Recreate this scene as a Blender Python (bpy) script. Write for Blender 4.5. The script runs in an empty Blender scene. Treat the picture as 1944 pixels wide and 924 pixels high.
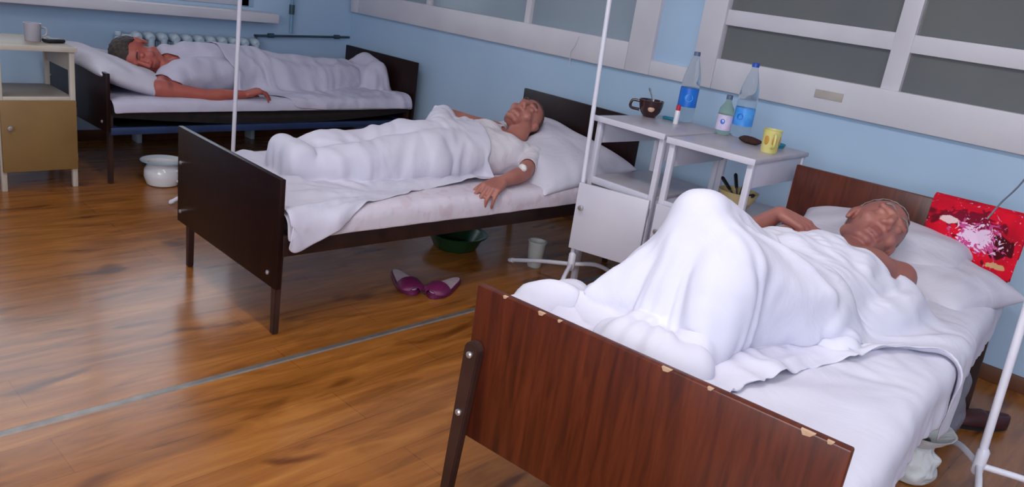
import bpy, bmesh, math
import numpy as np
from mathutils import Vector, Matrix, noise as mnoise

BW = .867          # width of the beds
C = bpy.context.scene.collection
PI = math.pi
rng = np.random.default_rng(7)

# ------------------------------------------------------------------ materials
def lin(h):
    h = h.lstrip('#')
    out = []
    for i in (0, 2, 4):
        v = int(h[i:i+2], 16) / 255
        out.append(v/12.92 if v <= .04045 else ((v+.055)/1.055)**2.4)
    return tuple(out) + (1,)

def new_mat(name):
    m = bpy.data.materials.new(name); m.use_nodes = True
    nt = m.node_tree
    return m, nt, nt.nodes['Principled BSDF']

def ramp(nt, stops, fac):
    r = nt.nodes.new('ShaderNodeValToRGB')
    el = r.color_ramp.elements
    while len(el) < len(stops): el.new(.5)
    for e, (p, c) in zip(el, stops): e.position = p; e.color = lin(c) if isinstance(c, str) else c
    nt.links.new(fac, r.inputs[0])
    return r

def coords(nt, scale=(1, 1, 1), rot=(0, 0, 0), kind='Object'):
    t = nt.nodes.new('ShaderNodeTexCoord'); mp = nt.nodes.new('ShaderNodeMapping')
    mp.inputs['Scale'].default_value = scale; mp.inputs['Rotation'].default_value = rot
    nt.links.new(t.outputs[kind], mp.inputs[0])
    return mp.outputs[0]

def noise(nt, vec, scale, detail=3, rough=.5, dist=0):
    n = nt.nodes.new('ShaderNodeTexNoise')
    n.inputs['Scale'].default_value = scale; n.inputs['Detail'].default_value = detail
    n.inputs['Roughness'].default_value = rough; n.inputs['Distortion'].default_value = dist
    nt.links.new(vec, n.inputs['Vector'])
    return n.outputs['Fac']

def bump(nt, b, fac, strength, dist=.01):
    n = nt.nodes.new('ShaderNodeBump'); n.inputs['Strength'].default_value = strength; n.inputs['Distance'].default_value = dist
    nt.links.new(fac, n.inputs['Height']); nt.links.new(n.outputs[0], b.inputs['Normal'])

def plain(name, c1, c2=None, rough=.5, scale=6, metal=0, bumps=0, spec=.5, coat=0):
    m, nt, b = new_mat(name)
    v = coords(nt)
    r = ramp(nt, [(.3, c1), (.7, c2 or c1)], noise(nt, v, scale))
    nt.links.new(r.outputs[0], b.inputs['Base Color'])
    b.inputs['Roughness'].default_value = rough; b.inputs['Metallic'].default_value = metal
    b.inputs['Specular IOR Level'].default_value = spec; b.inputs['Coat Weight'].default_value = coat
    if bumps: bump(nt, b, noise(nt, v, scale*8), bumps, .004)
    return m

def wood(name, dark, mid, light, stretch, rough=.35, spec=.5, scale=1.0):
    m, nt, b = new_mat(name)
    v = coords(nt, stretch)
    a = noise(nt, v, 9*scale, 6, .62, .6)
    r = ramp(nt, [(.28, dark), (.5, mid), (.74, light)], a)
    nt.links.new(r.outputs[0], b.inputs['Base Color'])
    b.inputs['Roughness'].default_value = rough; b.inputs['Specular IOR Level'].default_value = spec
    bump(nt, b, noise(nt, v, 30*scale, 3), .08, .002)
    return m

def cloth_mat(name, c1, c2, rough=.9, wr=.35, wscale=9, sheen=.0, dots=None):
    m, nt, b = new_mat(name)
    v = coords(nt)
    n1 = noise(nt, v, 3, 3)
    r = ramp(nt, [(.3, c1), (.7, c2)], n1)
    col = r.outputs[0]
    if dots:
        vo = nt.nodes.new('ShaderNodeTexNoise'); vo.inputs['Scale'].default_value = 22; vo.inputs['Detail'].default_value = 1
        nt.links.new(v, vo.inputs['Vector'])
        rr = ramp(nt, [(.56, (0, 0, 0, 1)), (.64, (1, 1, 1, 1))], vo.outputs['Fac'])
        mx = nt.nodes.new('ShaderNodeMix'); mx.data_type = 'RGBA'
        nt.links.new(rr.outputs[0], mx.inputs['Factor']); nt.links.new(col, mx.inputs['A']); mx.inputs['B'].default_value = lin(dots)
        col = mx.outputs['Result']
    nt.links.new(col, b.inputs['Base Color'])
    b.inputs['Roughness'].default_value = rough; b.inputs['Specular IOR Level'].default_value = .15
    wv = noise(nt, v, wscale, 4, .55, 1.2)
    bump(nt, b, wv, wr, .02)
    return m

def floor_mat():
    m, nt, b = new_mat('oak laminate')
    v = coords(nt, (1, 1, 1), (0, 0, PI/2))       # boards run across the room, along world y
    br = nt.nodes.new('ShaderNodeTexBrick')
    br.offset = .37; br.inputs['Scale'].default_value = 1; br.inputs['Brick Width'].default_value = 1.25; br.inputs['Row Height'].default_value = .19
    br.inputs['Mortar Size'].default_value = .0015; br.inputs['Mortar Smooth'].default_value = .3; br.inputs['Bias'].default_value = 0
    br.inputs['Color1'].default_value = (.35, .35, .35, 1); br.inputs['Color2'].default_value = (.72, .72, .72, 1); br.inputs['Mortar'].default_value = (.0, .0, .0, 1)
    nt.links.new(v, br.inputs['Vector'])
    gv = coords(nt, (6, .8, 1))
    g = noise(nt, gv, 2.6, 6, .6, 1.0)
    kn = noise(nt, coords(nt, (5, 1.6, 1)), 1.7, 2, .4, .5)
    add = nt.nodes.new('ShaderNodeMath'); add.operation = 'MULTIPLY_ADD'; add.inputs[1].default_value = .28
    nt.links.new(br.outputs['Color'], add.inputs[0]); nt.links.new(g, add.inputs[2])
    r = ramp(nt, [(.34, '#5a3214'), (.54, '#86501f'), (.72, '#9c6029'), (.92, '#b07435')], add.outputs[0])
    rk = ramp(nt, [(.62, (1, 1, 1, 1)), (.74, (.42, .33, .3, 1))], kn)
    mx = nt.nodes.new('ShaderNodeMix'); mx.data_type = 'RGBA'; mx.blend_type = 'MULTIPLY'; mx.inputs['Factor'].default_value = 1
    nt.links.new(r.outputs[0], mx.inputs['A']); nt.links.new(rk.outputs[0], mx.inputs['B'])
    nt.links.new(mx.outputs['Result'], b.inputs['Base Color'])
    b.inputs['Roughness'].default_value = .26; b.inputs['Specular IOR Level'].default_value = .5
    b.inputs['Coat Weight'].default_value = .1; b.inputs['Coat Roughness'].default_value = .1
    bump(nt, b, noise(nt, coords(nt, (2.2, .9, 1)), 3.2, 2), .10, .01)
    return m

def glass_pane_mat(name, c1, c2):
    m, nt, b = new_mat(name)
    v = coords(nt)
    r = ramp(nt, [(.3, c1), (.7, c2)], noise(nt, v, 1.3, 2))
    nt.links.new(r.outputs[0], b.inputs['Base Color'])
    b.inputs['Roughness'].default_value = .16; b.inputs['Specular IOR Level'].default_value = .5
    bump(nt, b, noise(nt, v, 90, 1), .08, .002)
    return m

def clear(name, col, rough=.03, ior=1.2, trans=1):
    m, nt, b = new_mat(name)
    b.inputs['Base Color'].default_value = lin(col); b.inputs['Roughness'].default_value = rough
    b.inputs['Transmission Weight'].default_value = trans; b.inputs['IOR'].default_value = ior
    return m

def window_glass():
    m = bpy.data.materials.new('window glass'); m.use_nodes = True; nt = m.node_tree
    nt.nodes.remove(nt.nodes['Principled BSDF']); out = nt.nodes['Material Output']
    tr = nt.nodes.new('ShaderNodeBsdfTransparent'); tr.inputs[0].default_value = (.94, .97, .98, 1)
    gl = nt.nodes.new('ShaderNodeBsdfGlossy'); gl.inputs['Roughness'].default_value = .02
    mx = nt.nodes.new('ShaderNodeMixShader'); fr = nt.nodes.new('ShaderNodeFresnel'); fr.inputs[0].default_value = 1.45
    nt.links.new(fr.outputs[0], mx.inputs[0]); nt.links.new(tr.outputs[0], mx.inputs[1]); nt.links.new(gl.outputs[0], mx.inputs[2]); nt.links.new(mx.outputs[0], out.inputs[0])
    return m

def skin_mat(name, c1, c2, c3):
    m, nt, b = new_mat(name)
    v = coords(nt)
    r = ramp(nt, [(.3, c1), (.55, c2), (.75, c3)], noise(nt, v, 9, 4))
    at = nt.nodes.new('ShaderNodeAttribute'); at.attribute_name = 'lips'
    mx = nt.nodes.new('ShaderNodeMix'); mx.data_type = 'RGBA'
    nt.links.new(at.outputs['Fac'], mx.inputs['Factor']); nt.links.new(r.outputs[0], mx.inputs['A']); mx.inputs['B'].default_value = lin('#7d3f3e')
    nt.links.new(mx.outputs['Result'], b.inputs['Base Color'])
    b.inputs['Roughness'].default_value = .48; b.inputs['Subsurface Weight'].default_value = .08
    b.inputs['Subsurface Radius'].default_value = (.02, .008, .005); b.inputs['Subsurface Scale'].default_value = .3
    bump(nt, b, noise(nt, v, 120, 2), .12, .002)
    return m

def towel_mat():
    m, nt, b = new_mat('red floral cloth')
    v = coords(nt)
    base = ramp(nt, [(.42, '#d80f2c'), (.62, '#b10c26')], noise(nt, v, 7, 2))
    n1 = noise(nt, coords(nt, (1, 1, 1), (.4, .9, .2)), 26, 3, .5, 2.5)
    n2 = noise(nt, coords(nt, (1, 1, 1), (1.4, .3, 2.2)), 20, 3, .5, 2.5)
    n3 = noise(nt, coords(nt, (1, 1, 1), (2.4, 1.3, .2)), 9, 2, .5, 1.2)
    def over(a, fac, lo, hi, colr):
        rr = ramp(nt, [(lo, (0, 0, 0, 1)), (hi, (1, 1, 1, 1))], fac)
        mx = nt.nodes.new('ShaderNodeMix'); mx.data_type = 'RGBA'
        nt.links.new(rr.outputs[0], mx.inputs['Factor']); nt.links.new(a, mx.inputs['A']); mx.inputs['B'].default_value = lin(colr)
        return mx.outputs['Result']
    def spot(cx, cz, sx, sz, nz, amp):
        # closeness to a flower's centre on the cloth, its outline broken up by noise
        mp = coords(nt, (1/sx, 0, 1/sz)); vm = nt.nodes.new('ShaderNodeVectorMath'); vm.operation = 'DISTANCE'
        nt.links.new(mp, vm.inputs[0]); vm.inputs[1].default_value = (cx/sx, 0, cz/sz)
        ml = nt.nodes.new('ShaderNodeMath'); ml.operation = 'MULTIPLY_ADD'; ml.inputs[1].default_value = amp
        nt.links.new(nz, ml.inputs[0]); nt.links.new(vm.outputs['Value'], ml.inputs[2])
        iv = nt.nodes.new('ShaderNodeMath'); iv.operation = 'SUBTRACT'; iv.inputs[0].default_value = 1+amp*.5
        nt.links.new(ml.outputs[0], iv.inputs[1]); return iv.outputs[0]
    c = over(base.outputs[0], n3, .58, .62, '#6e0a1e')
    c = over(c, spot(.70, .765, .10, .045, n2, 2.2), .02, .12, '#7a0d2a')
    c = over(c, spot(.80, .70, .05, .045, n3, 2.0), .0, .1, '#4a0814')
    c = over(c, spot(.735, .715, .085, .055, n2, 3.4), .05, .15, '#c24a86')
    c = over(c, spot(.735, .712, .065, .042, n1, 4.5), .05, .15, '#e2c4dc')
    c = over(c, spot(.620, .752, .035, .014, n2, 1.2), .05, .2, '#e3c3c4')
    c = over(c, spot(.815, .625, .04, .012, n2, 1.2), .05, .2, '#c9a070')
    c = over(c, n1, .66, .70, '#d98ab0')
    nt.links.new(c, b.inputs['Base Color']); b.inputs['Roughness'].default_value = .85; b.inputs['Specular IOR Level'].default_value = .2
    return m

M = dict(
    glass=window_glass(),
    wall=plain('pale blue wall paint', '#a6c0dc', '#afc8e1', .5, 1.6, bumps=.06),
    white=plain('white gloss paint', '#cbc6cf', '#d6d2d8', .4, 3, bumps=.03),
    ceil=plain('ceiling whitewash', '#d8d8dc', '#dededf', .9, 2),
    floor=floor_mat(),
    strip=plain('brushed aluminium strip', '#8f8783', '#a39a94', .42, 20, metal=.7),
    pane_far=glass_pane_mat('frosted pane bluish', '#8b98a4', '#98a4af'),
    pane=glass_pane_mat('dark painted pane', '#66696d', '#70726f'),
    veneer3=wood('red brown veneer', '#34120a', '#52200f', '#662c16', (5, 1, .42), .34),
    veneer2=wood('dark walnut veneer', '#130607', '#1c0a0a', '#26100e', (5, 1, .42), .38, .25),
    veneer1=wood('black brown veneer', '#140809', '#1f0d0c', '#291312', (5, 1, .42), .4, .25),
    steel=plain('brown enamelled steel', '#231615', '#35211d', .42, 12, metal=.2),
    legwood=plain('dark brown tapered leg', '#2e1b18', '#3f2722', .4, 8),
    bluesteel=plain('blue enamelled rail', '#1c2c4e', '#243a63', .42, 8),
    blackmesh=plain('black spring mesh', '#0f0c0e', '#1a1517', .7, 20, bumps=.2),
    bolt=plain('zinc bolt', '#b9b6ba', '#d2cfd2', .3, 20, metal=.8),
    mattress=plain('dark ticking', '#1d1719', '#2a2123', .9, 18, bumps=.2),
    sheet3=cloth_mat('white sheet', '#cfcddd', '#d9d7e5', wr=.3, wscale=5),
    sheet2=cloth_mat('white cotton sheet', '#c6c2d2', '#d0ccda', wr=.3, wscale=5),
    sheet2b=cloth_mat('faded pink print sheet', '#ccc3d0', '#d4ccd7', wr=.22, dots='#ccbcc8'),
    sheet1=cloth_mat('white cotton cover', '#bfbace', '#cac6d8', wr=.35, wscale=6),
    pillow=cloth_mat('white pillow case', '#c6c2d0', '#d0cdda', wr=.35, wscale=5),
    shirt=cloth_mat('white undershirt', '#d3cbd3', '#dcd5dc', wr=.25, wscale=14),
    skin3=skin_mat('ruddy skin', '#8f5750', '#9c6259', '#a86f60'),
    skin2=skin_mat('tanned skin', '#9a5f55', '#a96b5e', '#b07768'),
    skin1=skin_mat('reddened skin', '#a04f48', '#b05c50', '#b86a58'),
    hair3=plain('grey hair', '#6e5e5c', '#8d8080', .7, 60, bumps=.4),
    hair2=plain('greying cropped hair', '#4a302c', '#61443d', .7, 60, bumps=.4),
    hair1=plain('dark brown hair', '#2c2422', '#453831', .7, 60, bumps=.4),
    cab=plain('white enamel cabinet', '#c9c6d4', '#d3d0dc', .35, 4, bumps=.02),
    cabtop=plain('grey laminate top', '#aaa4b0', '#b7b2bb', .3, 5),
    browntop=plain('worn brown laminate', '#8d8072', '#9a8c7c', .5, 5),
    tan=plain('tan laminate door', '#826338', '#8f6f42', .5, 5),
    cream=plain('yellowed white paint', '#bdb2a4', '#cbc1b4', .45, 5),
    rad=plain('pale radiator paint', '#a9bccb', '#bccbd6', .45, 6),
    pipe=plain('dark pipe paint', '#2c3f4c', '#3a505e', .45, 6),
    pipeblue=plain('blue pipe paint', '#6f94b0', '#7ca0ba', .45, 6),
    chrome=plain('white enamelled tube', '#d6d4e2', '#dfdde8', .3, 6),
    enamel=plain('white enamel', '#d2d2d8', '#dedee2', .2, 6, coat=.4),
    enamelrim=plain('dark enamel edge', '#20242c', '#2c323c', .3, 6),
    green=plain('dark green plastic', '#16361f', '#1f4529', .25, 6),
    purple=plain('purple rubber', '#5a1240', '#6d1a4d', .5, 8),
    insole=plain('worn pale insole', '#b59aa6', '#c7b2ba', .6, 14),
    cupp=clear('cloudy plastic', '#e6e8e6', .35, 1.3, .55),
    pet=clear('clear bottle plastic', '#dfeaf2', .04, 1.12, .92),
    petgreen=clear('green tinted plastic', '#cfe3cc', .05, 1.12, .92),
    labelblue=plain('blue bottle label', '#0f5fc4', '#1f78d8', .4, 18),
    labelsky=plain('sky blue bottle label', '#2f86e0', '#5aa9ee', .4, 22),
    labelpale=plain('pale label', '#d8cfe6', '#c3aed2', .5, 26),
    capblue=plain('blue cap', '#1b3f9c', '#2450b4', .4, 8),
    capgrey=plain('dull blue cap', '#4a5672', '#59678a', .4, 8),
    mugbrown=plain('dark brown glaze', '#26100f', '#36191a', .16, 7, coat=.5),
    mugmark=plain('pale glaze patch', '#b48c76', '#c9a48c', .3, 20),
    mugyellow=plain('yellow glaze', '#cfc56c', '#d9d08c', .3, 10),
    mugorange=plain('amber pattern', '#b4832f', '#c59645', .35, 10),
    teal=plain('teal plastic', '#1f6f8c', '#2a86a0', .4, 8),
    red=plain('red plastic', '#b01c36', '#c42440', .4, 8),
    bowl=plain('cream yellow bowl', '#c9ae76', '#d8c08c', .4, 8),
    blackp=plain('black plastic', '#12161a', '#1e2428', .4, 10),
    bread=plain('dark rye crust', '#2c1510', '#402018', .9, 30, bumps=.4),
    towel=towel_mat(),
    bag=cloth_mat('thin white plastic', '#cfd2d6', '#dfe2e4', .35, .5, 12),
    bagdark=cloth_mat('grey plastic bag', '#6f6f7c', '#8a8a98', .35, .5, 12),
    shoe=plain('dark red leather', '#320c10', '#471217', .5, 10),
    tape=plain('old beige tape', '#a99f98', '#b3aaa2', .7, 20),
    tube=plain('clear drip tube', '#5c6876', '#77828e', .25, 8),
    cotton=plain('white plaster', '#dcd8d6', '#e6e2e0', .9, 20),
    mug_grey=plain('grey white mug', '#a9a4b0', '#b6b1ba', .4, 8),
    tarnish=plain('spoon steel', '#5b5f66', '#7a7e86', .3, 8, metal=.8),
)

# ------------------------------------------------------------------ mesh helpers
def link(name, me, mat, parent=None, smooth=None):
    o = bpy.data.objects.new(name, me); C.objects.link(o)
    if mat: me.materials.append(M[mat] if isinstance(mat, str) else mat)
    if parent: o.parent = parent
    if smooth is not None:
        for p in me.polygons: p.use_smooth = True
        if smooth:
            try: me.set_sharp_from_angle(angle=math.radians(smooth))
            except Exception: pass
    return o

def obj(name, bm, mat, parent=None, smooth=40):
    bmesh.ops.recalc_face_normals(bm, faces=bm.faces)
    me = bpy.data.meshes.new(name); bm.to_mesh(me); bm.free()
    return link(name, me, mat, parent, smooth)

def from_np(name, V, F, mat, parent=None, smooth=0):
    me = bpy.data.meshes.new(name); me.from_pydata([tuple(v) for v in V], [], [tuple(f) for f in F]); me.update()
    return link(name, me, mat, parent, smooth)

def thing(name, label, cat, loc=(0, 0, 0), rz=0, group=None):
    o = bpy.data.objects.new(name, None); C.objects.link(o)
    o.empty_display_size = .1; o.location = loc; o.rotation_euler = (0, 0, rz)
    return tag(o, label, cat, group)

def tag(o, label, cat, group=None, kind=None):
    o['label'] = label; o['category'] = cat
    if group: o['group'] = group
    if kind: o['kind'] = kind
    return o

def struct(o):
    o['kind'] = 'structure'; return o

def box(bm, x0, x1, y0, y1, z0, z1, bev=.003, mat=None):
    r = bmesh.ops.create_cube(bm, size=1)
    vs = r['verts']
    for v in vs:
        v.co = Vector(((x0+x1)/2+v.co.x*(x1-x0), (y0+y1)/2+v.co.y*(y1-y0), (z0+z1)/2+v.co.z*(z1-z0)))
    if bev:
        es = list({e for v in vs for e in v.link_edges})
        rr = bmesh.ops.bevel(bm, geom=es, offset=bev, segments=2, affect='EDGES', profile=.5)
        vs = rr['verts']
    if mat is not None:
        for v in vs: v.co = mat @ v.co
    return bm

def B(*a, **k):
    bm = bmesh.new(); return box(bm, *a, **k)

def frame_at(d):
    d = Vector(d).normalized()
    a = Vector((0, 0, 1)) if abs(d.z) < .9 else Vector((1, 0, 0))
    u = d.cross(a).normalized(); v = u.cross(d).normalized()
    return u, v

def tube(bm, pts, rad, seg=12, caps=True):
    pts = [Vector(p) for p in pts]; n = len(pts)
    rads = rad if hasattr(rad, '__len__') else [rad]*n
    rings = []; u = None
    for i, p in enumerate(pts):
        d = (pts[min(i+1, n-1)]-pts[max(i-1, 0)]).normalized()
        if u is None: u, v = frame_at(d)
        else:
            u = (u-d*u.dot(d)).normalized(); v = d.cross(u)
        if u is not None: v = d.cross(u)
        rings.append([bm.verts.new(p+(u*math.cos(2*PI*k/seg)+v*math.sin(2*PI*k/seg))*rads[i]) for k in range(seg)])
    for a, b in zip(rings, rings[1:]):
        for k in range(seg): bm.faces.new((a[k], a[(k+1) % seg], b[(k+1) % seg], b[k]))
    if caps: bm.faces.new(rings[0][::-1]); bm.faces.new(rings[-1])
    return bm

def T(pts, rad, seg=12):
    return tube(bmesh.new(), pts, rad, seg)

def smoothpath(pts, n=8):
    P = [np.array(p, float) for p in pts]; P = [2*P[0]-P[1]]+P+[2*P[-1]-P[-2]]
    out = []
    for i in range(1, len(P)-2):
        for t in np.linspace(0, 1, n, endpoint=False):
            a, b, c, d = P[i-1:i+3]
            out.append(.5*((2*b)+(c-a)*t+(2*a-5*b+4*c-d)*t*t+(3*b-a-3*c+d)*t**3))
    out.append(P[-2])
    return out

def lathe(bm, prof, seg=32, c=(0, 0, 0), close=False):
    c = Vector(c); rings = []
    for r, z in prof:
        if r < 1e-5: rings.append([bm.verts.new(c+Vector((0, 0, z)))])
        else: rings.append([bm.verts.new(c+Vector((r*math.cos(2*PI*k/seg), r*math.sin(2*PI*k/seg), z))) for k in range(seg)])
    for a, b in zip(rings, rings[1:]):
        for k in range(seg):
            k2 = (k+1) % seg
            if len(a) == 1 and len(b) == 1: continue
            if len(a) == 1: bm.faces.new((a[0], b[k2], b[k]))
            elif len(b) == 1: bm.faces.new((a[k], a[k2], b[0]))
            else: bm.faces.new((a[k], a[k2], b[k2], b[k]))
    return bm

def LT(prof, seg=32): return lathe(bmesh.new(), prof, seg)

def prism(bm, poly, axis_from, axis_to, place):
    """poly: 2D outline; place(u, v, t) -> xyz; extruded between t values."""
    a = [bm.verts.new(place(u, v, axis_from)) for u, v in poly]
    b = [bm.verts.new(place(u, v, axis_to)) for u, v in poly]
    n = len(poly)
    bm.faces.new(a[::-1]); bm.faces.new(b)
    for i in range(n): bm.faces.new((a[i], a[(i+1) % n], b[(i+1) % n], b[i]))
    return bm

# ------------------------------------------------------------------ cloth that falls and settles (position based)
class Solid:
    """what cloth rests on: tapered capsules, rounded boxes and height fields, all in bed coordinates."""
    def __init__(s): s.caps = []; s.boxes = []; s.fields = []
    def cap(s, a, ra, b, rb): s.caps.append((*a, ra, *b, rb)); return s
    def box(s, x0, x1, y0, y1, z0, z1, r=.03): s.boxes.append((x0, x1, y0, y1, z0, z1, r)); return s
    def push(s, P, off):
        hit = np.zeros(len(P), bool)
        if s.caps:
            K = np.array(s.caps); a, ra, b, rb = K[:, 0:3], K[:, 3], K[:, 4:7], K[:, 7]
            ab = b-a; L2 = (ab**2).sum(1)+1e-12
            t = np.clip(((P[:, None]-a)*ab).sum(2)/L2, 0, 1)
            d = P[:, None]-(a+t[..., None]*ab); dist = np.sqrt((d**2).sum(2))+1e-9
            sd = dist-(ra+(rb-ra)*t)
            j = sd.argmin(1); i = np.arange(len(P)); m = sd[i, j] < off
            nrm = d[i, j]/dist[i, j][:, None]
            P[m] += nrm[m]*(off-sd[i, j][m])[:, None]; hit |= m
        for x0, x1, y0, y1, z0, z1, r in s.boxes:
            c = np.array([(x0+x1)/2, (y0+y1)/2, (z0+z1)/2]); h = np.array([(x1-x0)/2, (y1-y0)/2, (z1-z0)/2])-r
            q = P-c; qa = np.abs(q)-h
            out = np.maximum(qa, 0); lo = np.sqrt((out**2).sum(1))
            inn = np.minimum(qa.max(1), 0); sd = lo+inn-r
            m = sd < off
            if not m.any(): continue
            n = np.where(lo[:, None] > 1e-9, out/(lo[:, None]+1e-12), 0)
            ax = qa.argmax(1); one = np.zeros_like(P); one[np.arange(len(P)), ax] = 1
            n = np.where(lo[:, None] > 1e-9, n, one)*np.where(q < 0, -1, 1)
            P[m] += n[m]*(off-sd[m])[:, None]; hit |= m
        return hit

def drape(P, solid, steps=90, iters=8, off=.01, slack=1.03, bend=.12, pin=None, seed=1, jitter=.006, fric=.75, comp=.5):
    n, m, _ = P.shape
    r = np.random.default_rng(seed)
    P = P.copy()
    hd = np.linalg.norm(P[1:]-P[:-1], axis=2)*slack; vd = np.linalg.norm(P[:, 1:]-P[:, :-1], axis=2)*slack
    d1 = np.linalg.norm(P[1:, 1:]-P[:-1, :-1], axis=2)*slack; d2 = np.linalg.norm(P[1:, :-1]-P[:-1, 1:], axis=2)*slack
    h2 = np.linalg.norm(P[2:]-P[:-2], axis=2)*slack; v2 = np.linalg.norm(P[:, 2:]-P[:, :-2], axis=2)*slack
    # low frequency wobble so that the slack gathers in folds
    k = r.normal(size=(7, 2))*16; ph = r.uniform(0, 6.28, 7)
    wob = sum(np.sin(P[..., 0]*a+P[..., 1]*b+c) for (a, b), c in zip(k, ph))/7
    P[..., 2] += wob*jitter*3+r.normal(size=(n, m))*jitter*.3
    X = P.copy(); dt = 1/50; g = np.array([0, 0, -9.8])*dt*dt
    pt = P[pin].copy() if pin is not None else None
    def fix(A, Bv, rest, ks, kc):
        d = Bv-A; L = np.sqrt((d**2).sum(-1))+1e-9
        e = (L-rest); kk = np.where(e > 0, ks, kc)
        cv = (.5*kk*e/L)[..., None]*d
        A += cv; Bv -= cv
    for s in range(steps):
        v = (P-X)*.96
        sp = np.linalg.norm(v, axis=2, keepdims=True); v *= np.minimum(1, .03/(sp+1e-9))
        X = P.copy(); P = P+v+g
        for it in range(iters):
            for o in (0, 1):
                fix(P[o:-1:2], P[o+1::2], hd[o::2], 1, comp); fix(P[:, o:-1:2], P[:, o+1::2], vd[:, o::2], 1, comp)
            for o in (0, 1):
                fix(P[o:-1:2, :-1], P[o+1::2, 1:], d1[o::2], .5, .2); fix(P[o:-1:2, 1:], P[o+1::2, :-1], d2[o::2], .5, .2)
            if it % 2 == 0 and bend:
                for o in (0, 1, 2, 3):
                    if o in (0, 1):
                        a = P[o:-2:4]; b = P[o+2::4]; k_ = min(len(a), len(b)); fix(a[:k_], b[:k_], h2[o::4][:k_], bend, bend)
                        a = P[:, o:-2:4]; b = P[:, o+2::4]; k_ = min(a.shape[1], b.shape[1]); fix(a[:, :k_], b[:, :k_], v2[:, o::4][:, :k_], bend, bend)
                    else:
                        a = P[o:-2:4]; b = P[o+2::4]; k_ = min(len(a), len(b)); fix(a[:k_], b[:k_], h2[o::4][:k_], bend, bend)
                        a = P[:, o:-2:4]; b = P[:, o+2::4]; k_ = min(a.shape[1], b.shape[1]); fix(a[:, :k_], b[:, :k_], v2[:, o::4][:, :k_], bend, bend)
            if pin is not None: P[pin] = pt
            if it in (iters//2, iters-1):
                q = P.reshape(-1, 3); hit = solid.push(q, off); P = q.reshape(n, m, 3)
                hm = hit.reshape(n, m)
                if it == iters-1: P[hm] = P[hm]*(1-fric)+X[hm]*fric
        q = P.reshape(-1, 3); solid.push(q, off); P = q.reshape(n, m, 3)
    return P

def lay_over(P, solid, mt, off=.012, tent=160, sink=.0006):
    """start a sheet already lying over what is below it: spans hollows like a tent, hangs down outside the bed."""
    n, m, _ = P.shape
    w, l = P[..., 0].copy(), P[..., 1].copy()
    env = np.full((n, m), mt+off)
    for a0, a1, a2, ra, b0, b1, b2, rb in solid.caps:
        for t in np.linspace(0, 1, 14):
            c = (a0+(b0-a0)*t, a1+(b1-a1)*t, a2+(b2-a2)*t); r = ra+(rb-ra)*t+off
            q = r*r-(w-c[0])**2-(l-c[1])**2
            env = np.where(q > 0, np.maximum(env, c[2]+np.sqrt(np.maximum(q, 0))), env)
    H = env.copy()
    for k in range(tent):
        A = np.pad(H, 1, mode='edge'); av = (A[2:, 1:-1]+A[:-2, 1:-1]+A[1:-1, 2:]+A[1:-1, :-2])/4-sink
        H = np.maximum(env, av)
        H[0], H[-1], H[:, 0], H[:, -1] = env[0], env[-1], env[:, 0], env[:, -1]
    P = P.copy(); P[..., 2] = H
    for side in (0, 1):
        d = np.maximum(0, (w-BW-.012) if side else (-.012-w))
        o = d > 0
        P[..., 2] = np.where(o, np.minimum(H, mt+off)-d*.96, P[..., 2])
        P[..., 0] = np.where(o, (BW+.02+.16*d) if side else (-.02-.16*d), P[..., 0])
    return P

def grid_faces(n, m):
    i, j = np.meshgrid(np.arange(n-1), np.arange(m-1), indexing='ij')
    a = (i*m+j).ravel()
    return np.stack([a, a+m, a+m+1, a+1], 1)

def cloth_obj(name, P, mat, parent=None, thick=.004, sub=1, crease=0, freq=9, folds=()):
    n, m, _ = P.shape
    if crease:
        P = P.copy(); du = np.gradient(P, axis=0); dv = np.gradient(P, axis=1); N = np.cross(du, dv)
        N /= np.linalg.norm(N, axis=2, keepdims=True)+1e-9
        for i in range(n):
            for j in range(m):
                q = Vector(P[i, j])*freq
                q2 = q+Vector((mnoise.noise(q*.6), mnoise.noise(q*.6+Vector((5, 2, 1))), 0))*1.3
                v = (1-abs(mnoise.noise(q2))*2.2)*.7+mnoise.noise(q2*2.1)*.4
                d = crease*max(0, v+.1)
                # long folds running out from where the cloth is pulled tight
                for cw, cl, k, amp, r0, r1, seed in folds:
                    x_, y_ = P[i, j][0]-cw, P[i, j][1]-cl
                    rr = math.hypot(x_, y_); th = math.atan2(y_, x_)
                    f = 1-abs(mnoise.noise(Vector((math.cos(th)*k, math.sin(th)*k, seed+rr*1.1))))*2.6
                    t = max(0, min(1, (rr-r0)/.12))*max(0, min(1, (r1-rr)/.25))
                    d += amp*max(0, f)**1.5*t
                P[i, j] += N[i, j]*d
    F = grid_faces(n, m)
    o = from_np(name, P.reshape(-1, 3), F.tolist(), mat, parent)
    so = o.modifiers.new('thickness', 'SOLIDIFY'); so.thickness = thick; so.offset = 1
    if sub:
        su = o.modifiers.new('smooth', 'SUBSURF'); su.levels = sub; su.render_levels = sub
    return o

def sheet_grid(w0, w1, l0, l1, z, step=.02, warp=None):
    n = int(round((w1-w0)/step))+1; m = int(round((l1-l0)/step))+1
    a, b = np.meshgrid(np.linspace(0, 1, n), np.linspace(0, 1, m), indexing='ij')
    P = np.stack([w0+a*(w1-w0), l0+b*(l1-l0), np.full_like(a, z)], 2)
    if warp is not None: P = warp(a, b, P)
    return P

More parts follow.
